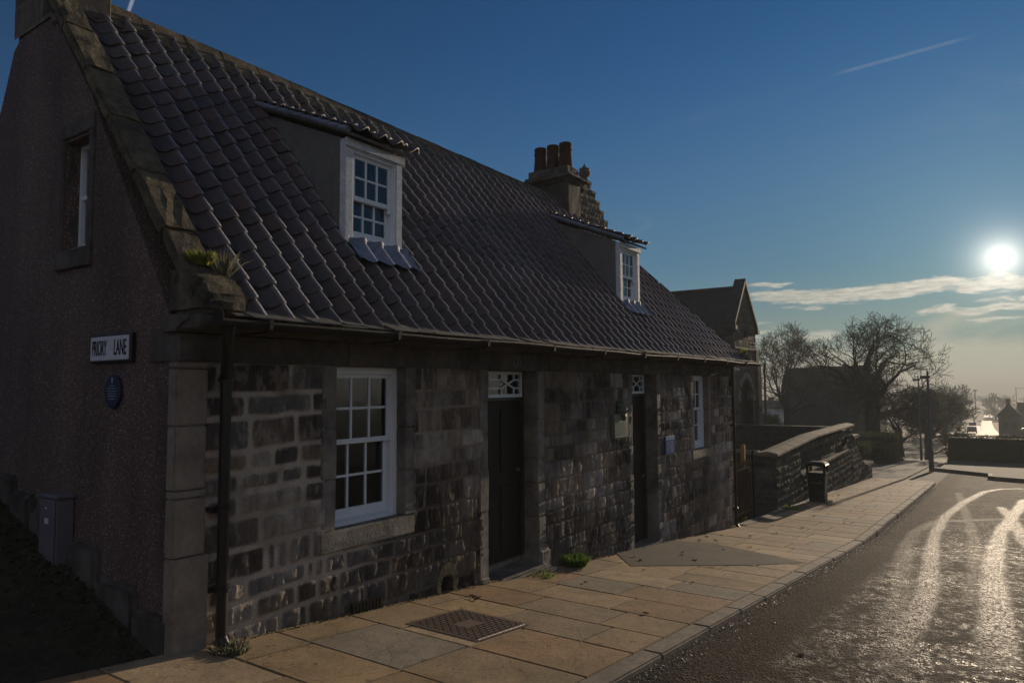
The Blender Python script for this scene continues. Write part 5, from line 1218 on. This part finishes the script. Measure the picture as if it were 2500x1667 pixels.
tuft('grass_tuft', 'yellow-green tuft growing on the lower end of the near roof coping', (2.52, 4.13, .78), 380, .10, .10, m_grassy, 2)
tuft('dry_grass', 'thin dry stalks beside the tuft on the near roof coping', (2.63, 4.06, .72), 60, .20, .08, m_weed, 3)
tuft('weed_clump', 'frosted weeds heaped at the foot of the near downpipe', (2.68, 3.99, g(2.68)), 200, .05, .22, m_weed, 4, 'weeds', .007)
tuft('weed_clump', 'small bright weeds at the foot of the garden wall beside the gate', (17.6, 4.1, g(17.6)), 120, .10, .5, m_grassy, 6, 'weeds', .012)
tuft('weed_clump', 'moss and weeds along the edge of the first doorstep', (6.35, 4.05, g(6.35)), 160, .035, .40, m_grass, 7, 'weeds')
tuft('grass_tuft', 'tuft of dry grass on the roof corner above the far downpipe', (13.80, 3.95, .62), 70, .10, .08, m_grassy, 9)
r = np.random.default_rng(8); V = []; F = []
def scatter(n, xf, yf, zf, s0, s1, up_=.3):
    for i in range(n):
        x = xf(); y = yf(x); z = zf(x, y); a = r.uniform(0, 2*pi); s = r.uniform(s0, s1); d = np.array([cos(a), sin(a), r.uniform(0, up_*3)])*s; e_ = np.array([-sin(a), cos(a), r.uniform(-.5, .5)])*s*.4; p = np.array([x, y, z]); q = len(V)
        V.extend([tuple(p-e_), tuple(p+e_), tuple(p+d+e_*.3)]); F.append((q, q+1, q+2))
scatter(2200, lambda: 2.36-abs(r.normal(0, .22)), lambda x: r.uniform(4.25, 7.8), lambda x, y: float(lanez(np.array(x), np.array(y))), .012, .045)
tag(link('bank_weeds', np_mesh('bw', V, F), m_darkweed), kind='stuff', label='low frosted weeds on the bank at the foot of the gable', cat='weeds')
V = []; F = []
scatter(3500, lambda: r.uniform(2.8, 13.6), lambda x: 4.17-abs(r.normal(0, .018)), lambda x, y: g(x)-.003, .006, .022)
tag(link('wall_foot_moss', np_mesh('wf', V, F), m_moss), kind='stuff', label='moss and grit along the joint of cottage wall and paving', cat='moss')
V = []; F = []
scatter(7000, lambda: r.uniform(2.8, 30), lambda x: 1.90-abs(r.normal(0, .07)), lambda x, y: g(x)-float(kerb_h(x))+.002, .004, .015)
tag(link('gutter_frost', np_mesh('gf', V, F), mat('frosted_litter', (.30, .29, .26), .6)), kind='stuff', label='frosted grit and leaf litter along the foot of the kerb', cat='frost')
# fallen leaves, one object each
lm = []
for k in range(3):
    r2 = random.Random(k); bm = bmesh.new(); ring = []
    for i in range(9):
        a = 2*pi*i/9; rr = .028*(1 if i % 2 else .55)*(1+.5*cos(a)); ring.append(bm.verts.new((rr*cos(a)*1.3, rr*sin(a), .004+.012*r2.random())))
    cvt = bm.verts.new((0, 0, .003))
    for i in range(9): bm.faces.new((cvt, ring[i], ring[(i+1) % 9]))
    me = bpy.data.meshes.new('fallen_leaf'); bm.to_mesh(me); bm.free(); me.materials.append(m_leaf); lm.append(me)
LP = [(5.0, 3.86), (5.04, 3.83), (4.97, 3.80), (7.05, 3.95), (6.98, 3.88), (8.2, 3.7), (8.4, 3.9), (9.1, 3.5), (8.8, 3.2), (9.4, 3.6), (10.2, 3.3), (10.9, 3.9), (11.4, 3.95), (11.1, 3.7), (12.0, 3.9), (12.3, 3.5), (7.6, 3.4), (7.3, 2.7), (8.6, 2.9), (10.8, 3.1), (13.2, 3.3), (14.4, 3.1), (15.8, 2.6), (6.4, 3.5), (16.5, 3.3), (5.6, 2.5), (6.3, 1.6), (5.4, 1.2), (22, 3.9), (22.4, 3.8)]
rl = random.Random(9)
for i, (x, y) in enumerate(LP):
    o = bpy.data.objects.new('fallen_leaf', lm[i % 3]); C.objects.link(o); o.location = (x, y, g(x)+.004-(.035 if y < 1.9 else 0)); o.rotation_euler = (rl.uniform(-.2, .2), rl.uniform(-.1, .25), rl.uniform(0, 6.3)); s = rl.uniform(.8, 1.5); o.scale = (s, s, s)
    tag(o, 'small curled brown dead leaf '+('on the dark road surface' if y < 1.9 else 'on the paving beside the first doorstep' if x < 5.2 or 6.9 < x < 7.1 else 'on the grey tarmac wedge before the second door' if 8 < x < 9.6 and y > 2.9 else 'on the paving by the litter bin' if x > 20 else 'on the paving under the far window' if x > 11.3 and x < 12.5 else 'on the open middle of the paving'), 'leaf', 'fallen leaves scattered on the pavement and road')

# ================================================================== haze
HAZE = .00115
mb = MB(); mb.box(-70, 4500, -2200, 2200, -45, 16)
hm = bpy.data.materials.new('valley_haze'); hm.use_nodes = True; t = NT(hm.node_tree); t.n.remove(t.n['Principled BSDF'])
pv = t.new('ShaderNodeVolumePrincipled'); pv.inputs['Color'].default_value = (.86, .90, .86, 1); pv.inputs['Density'].default_value = HAZE; pv.inputs['Anisotropy'].default_value = .1
t.l.new(pv.outputs[0], t.n['Material Output'].inputs['Volume'])
tag(mb.build('haze', hm), kind='stuff')
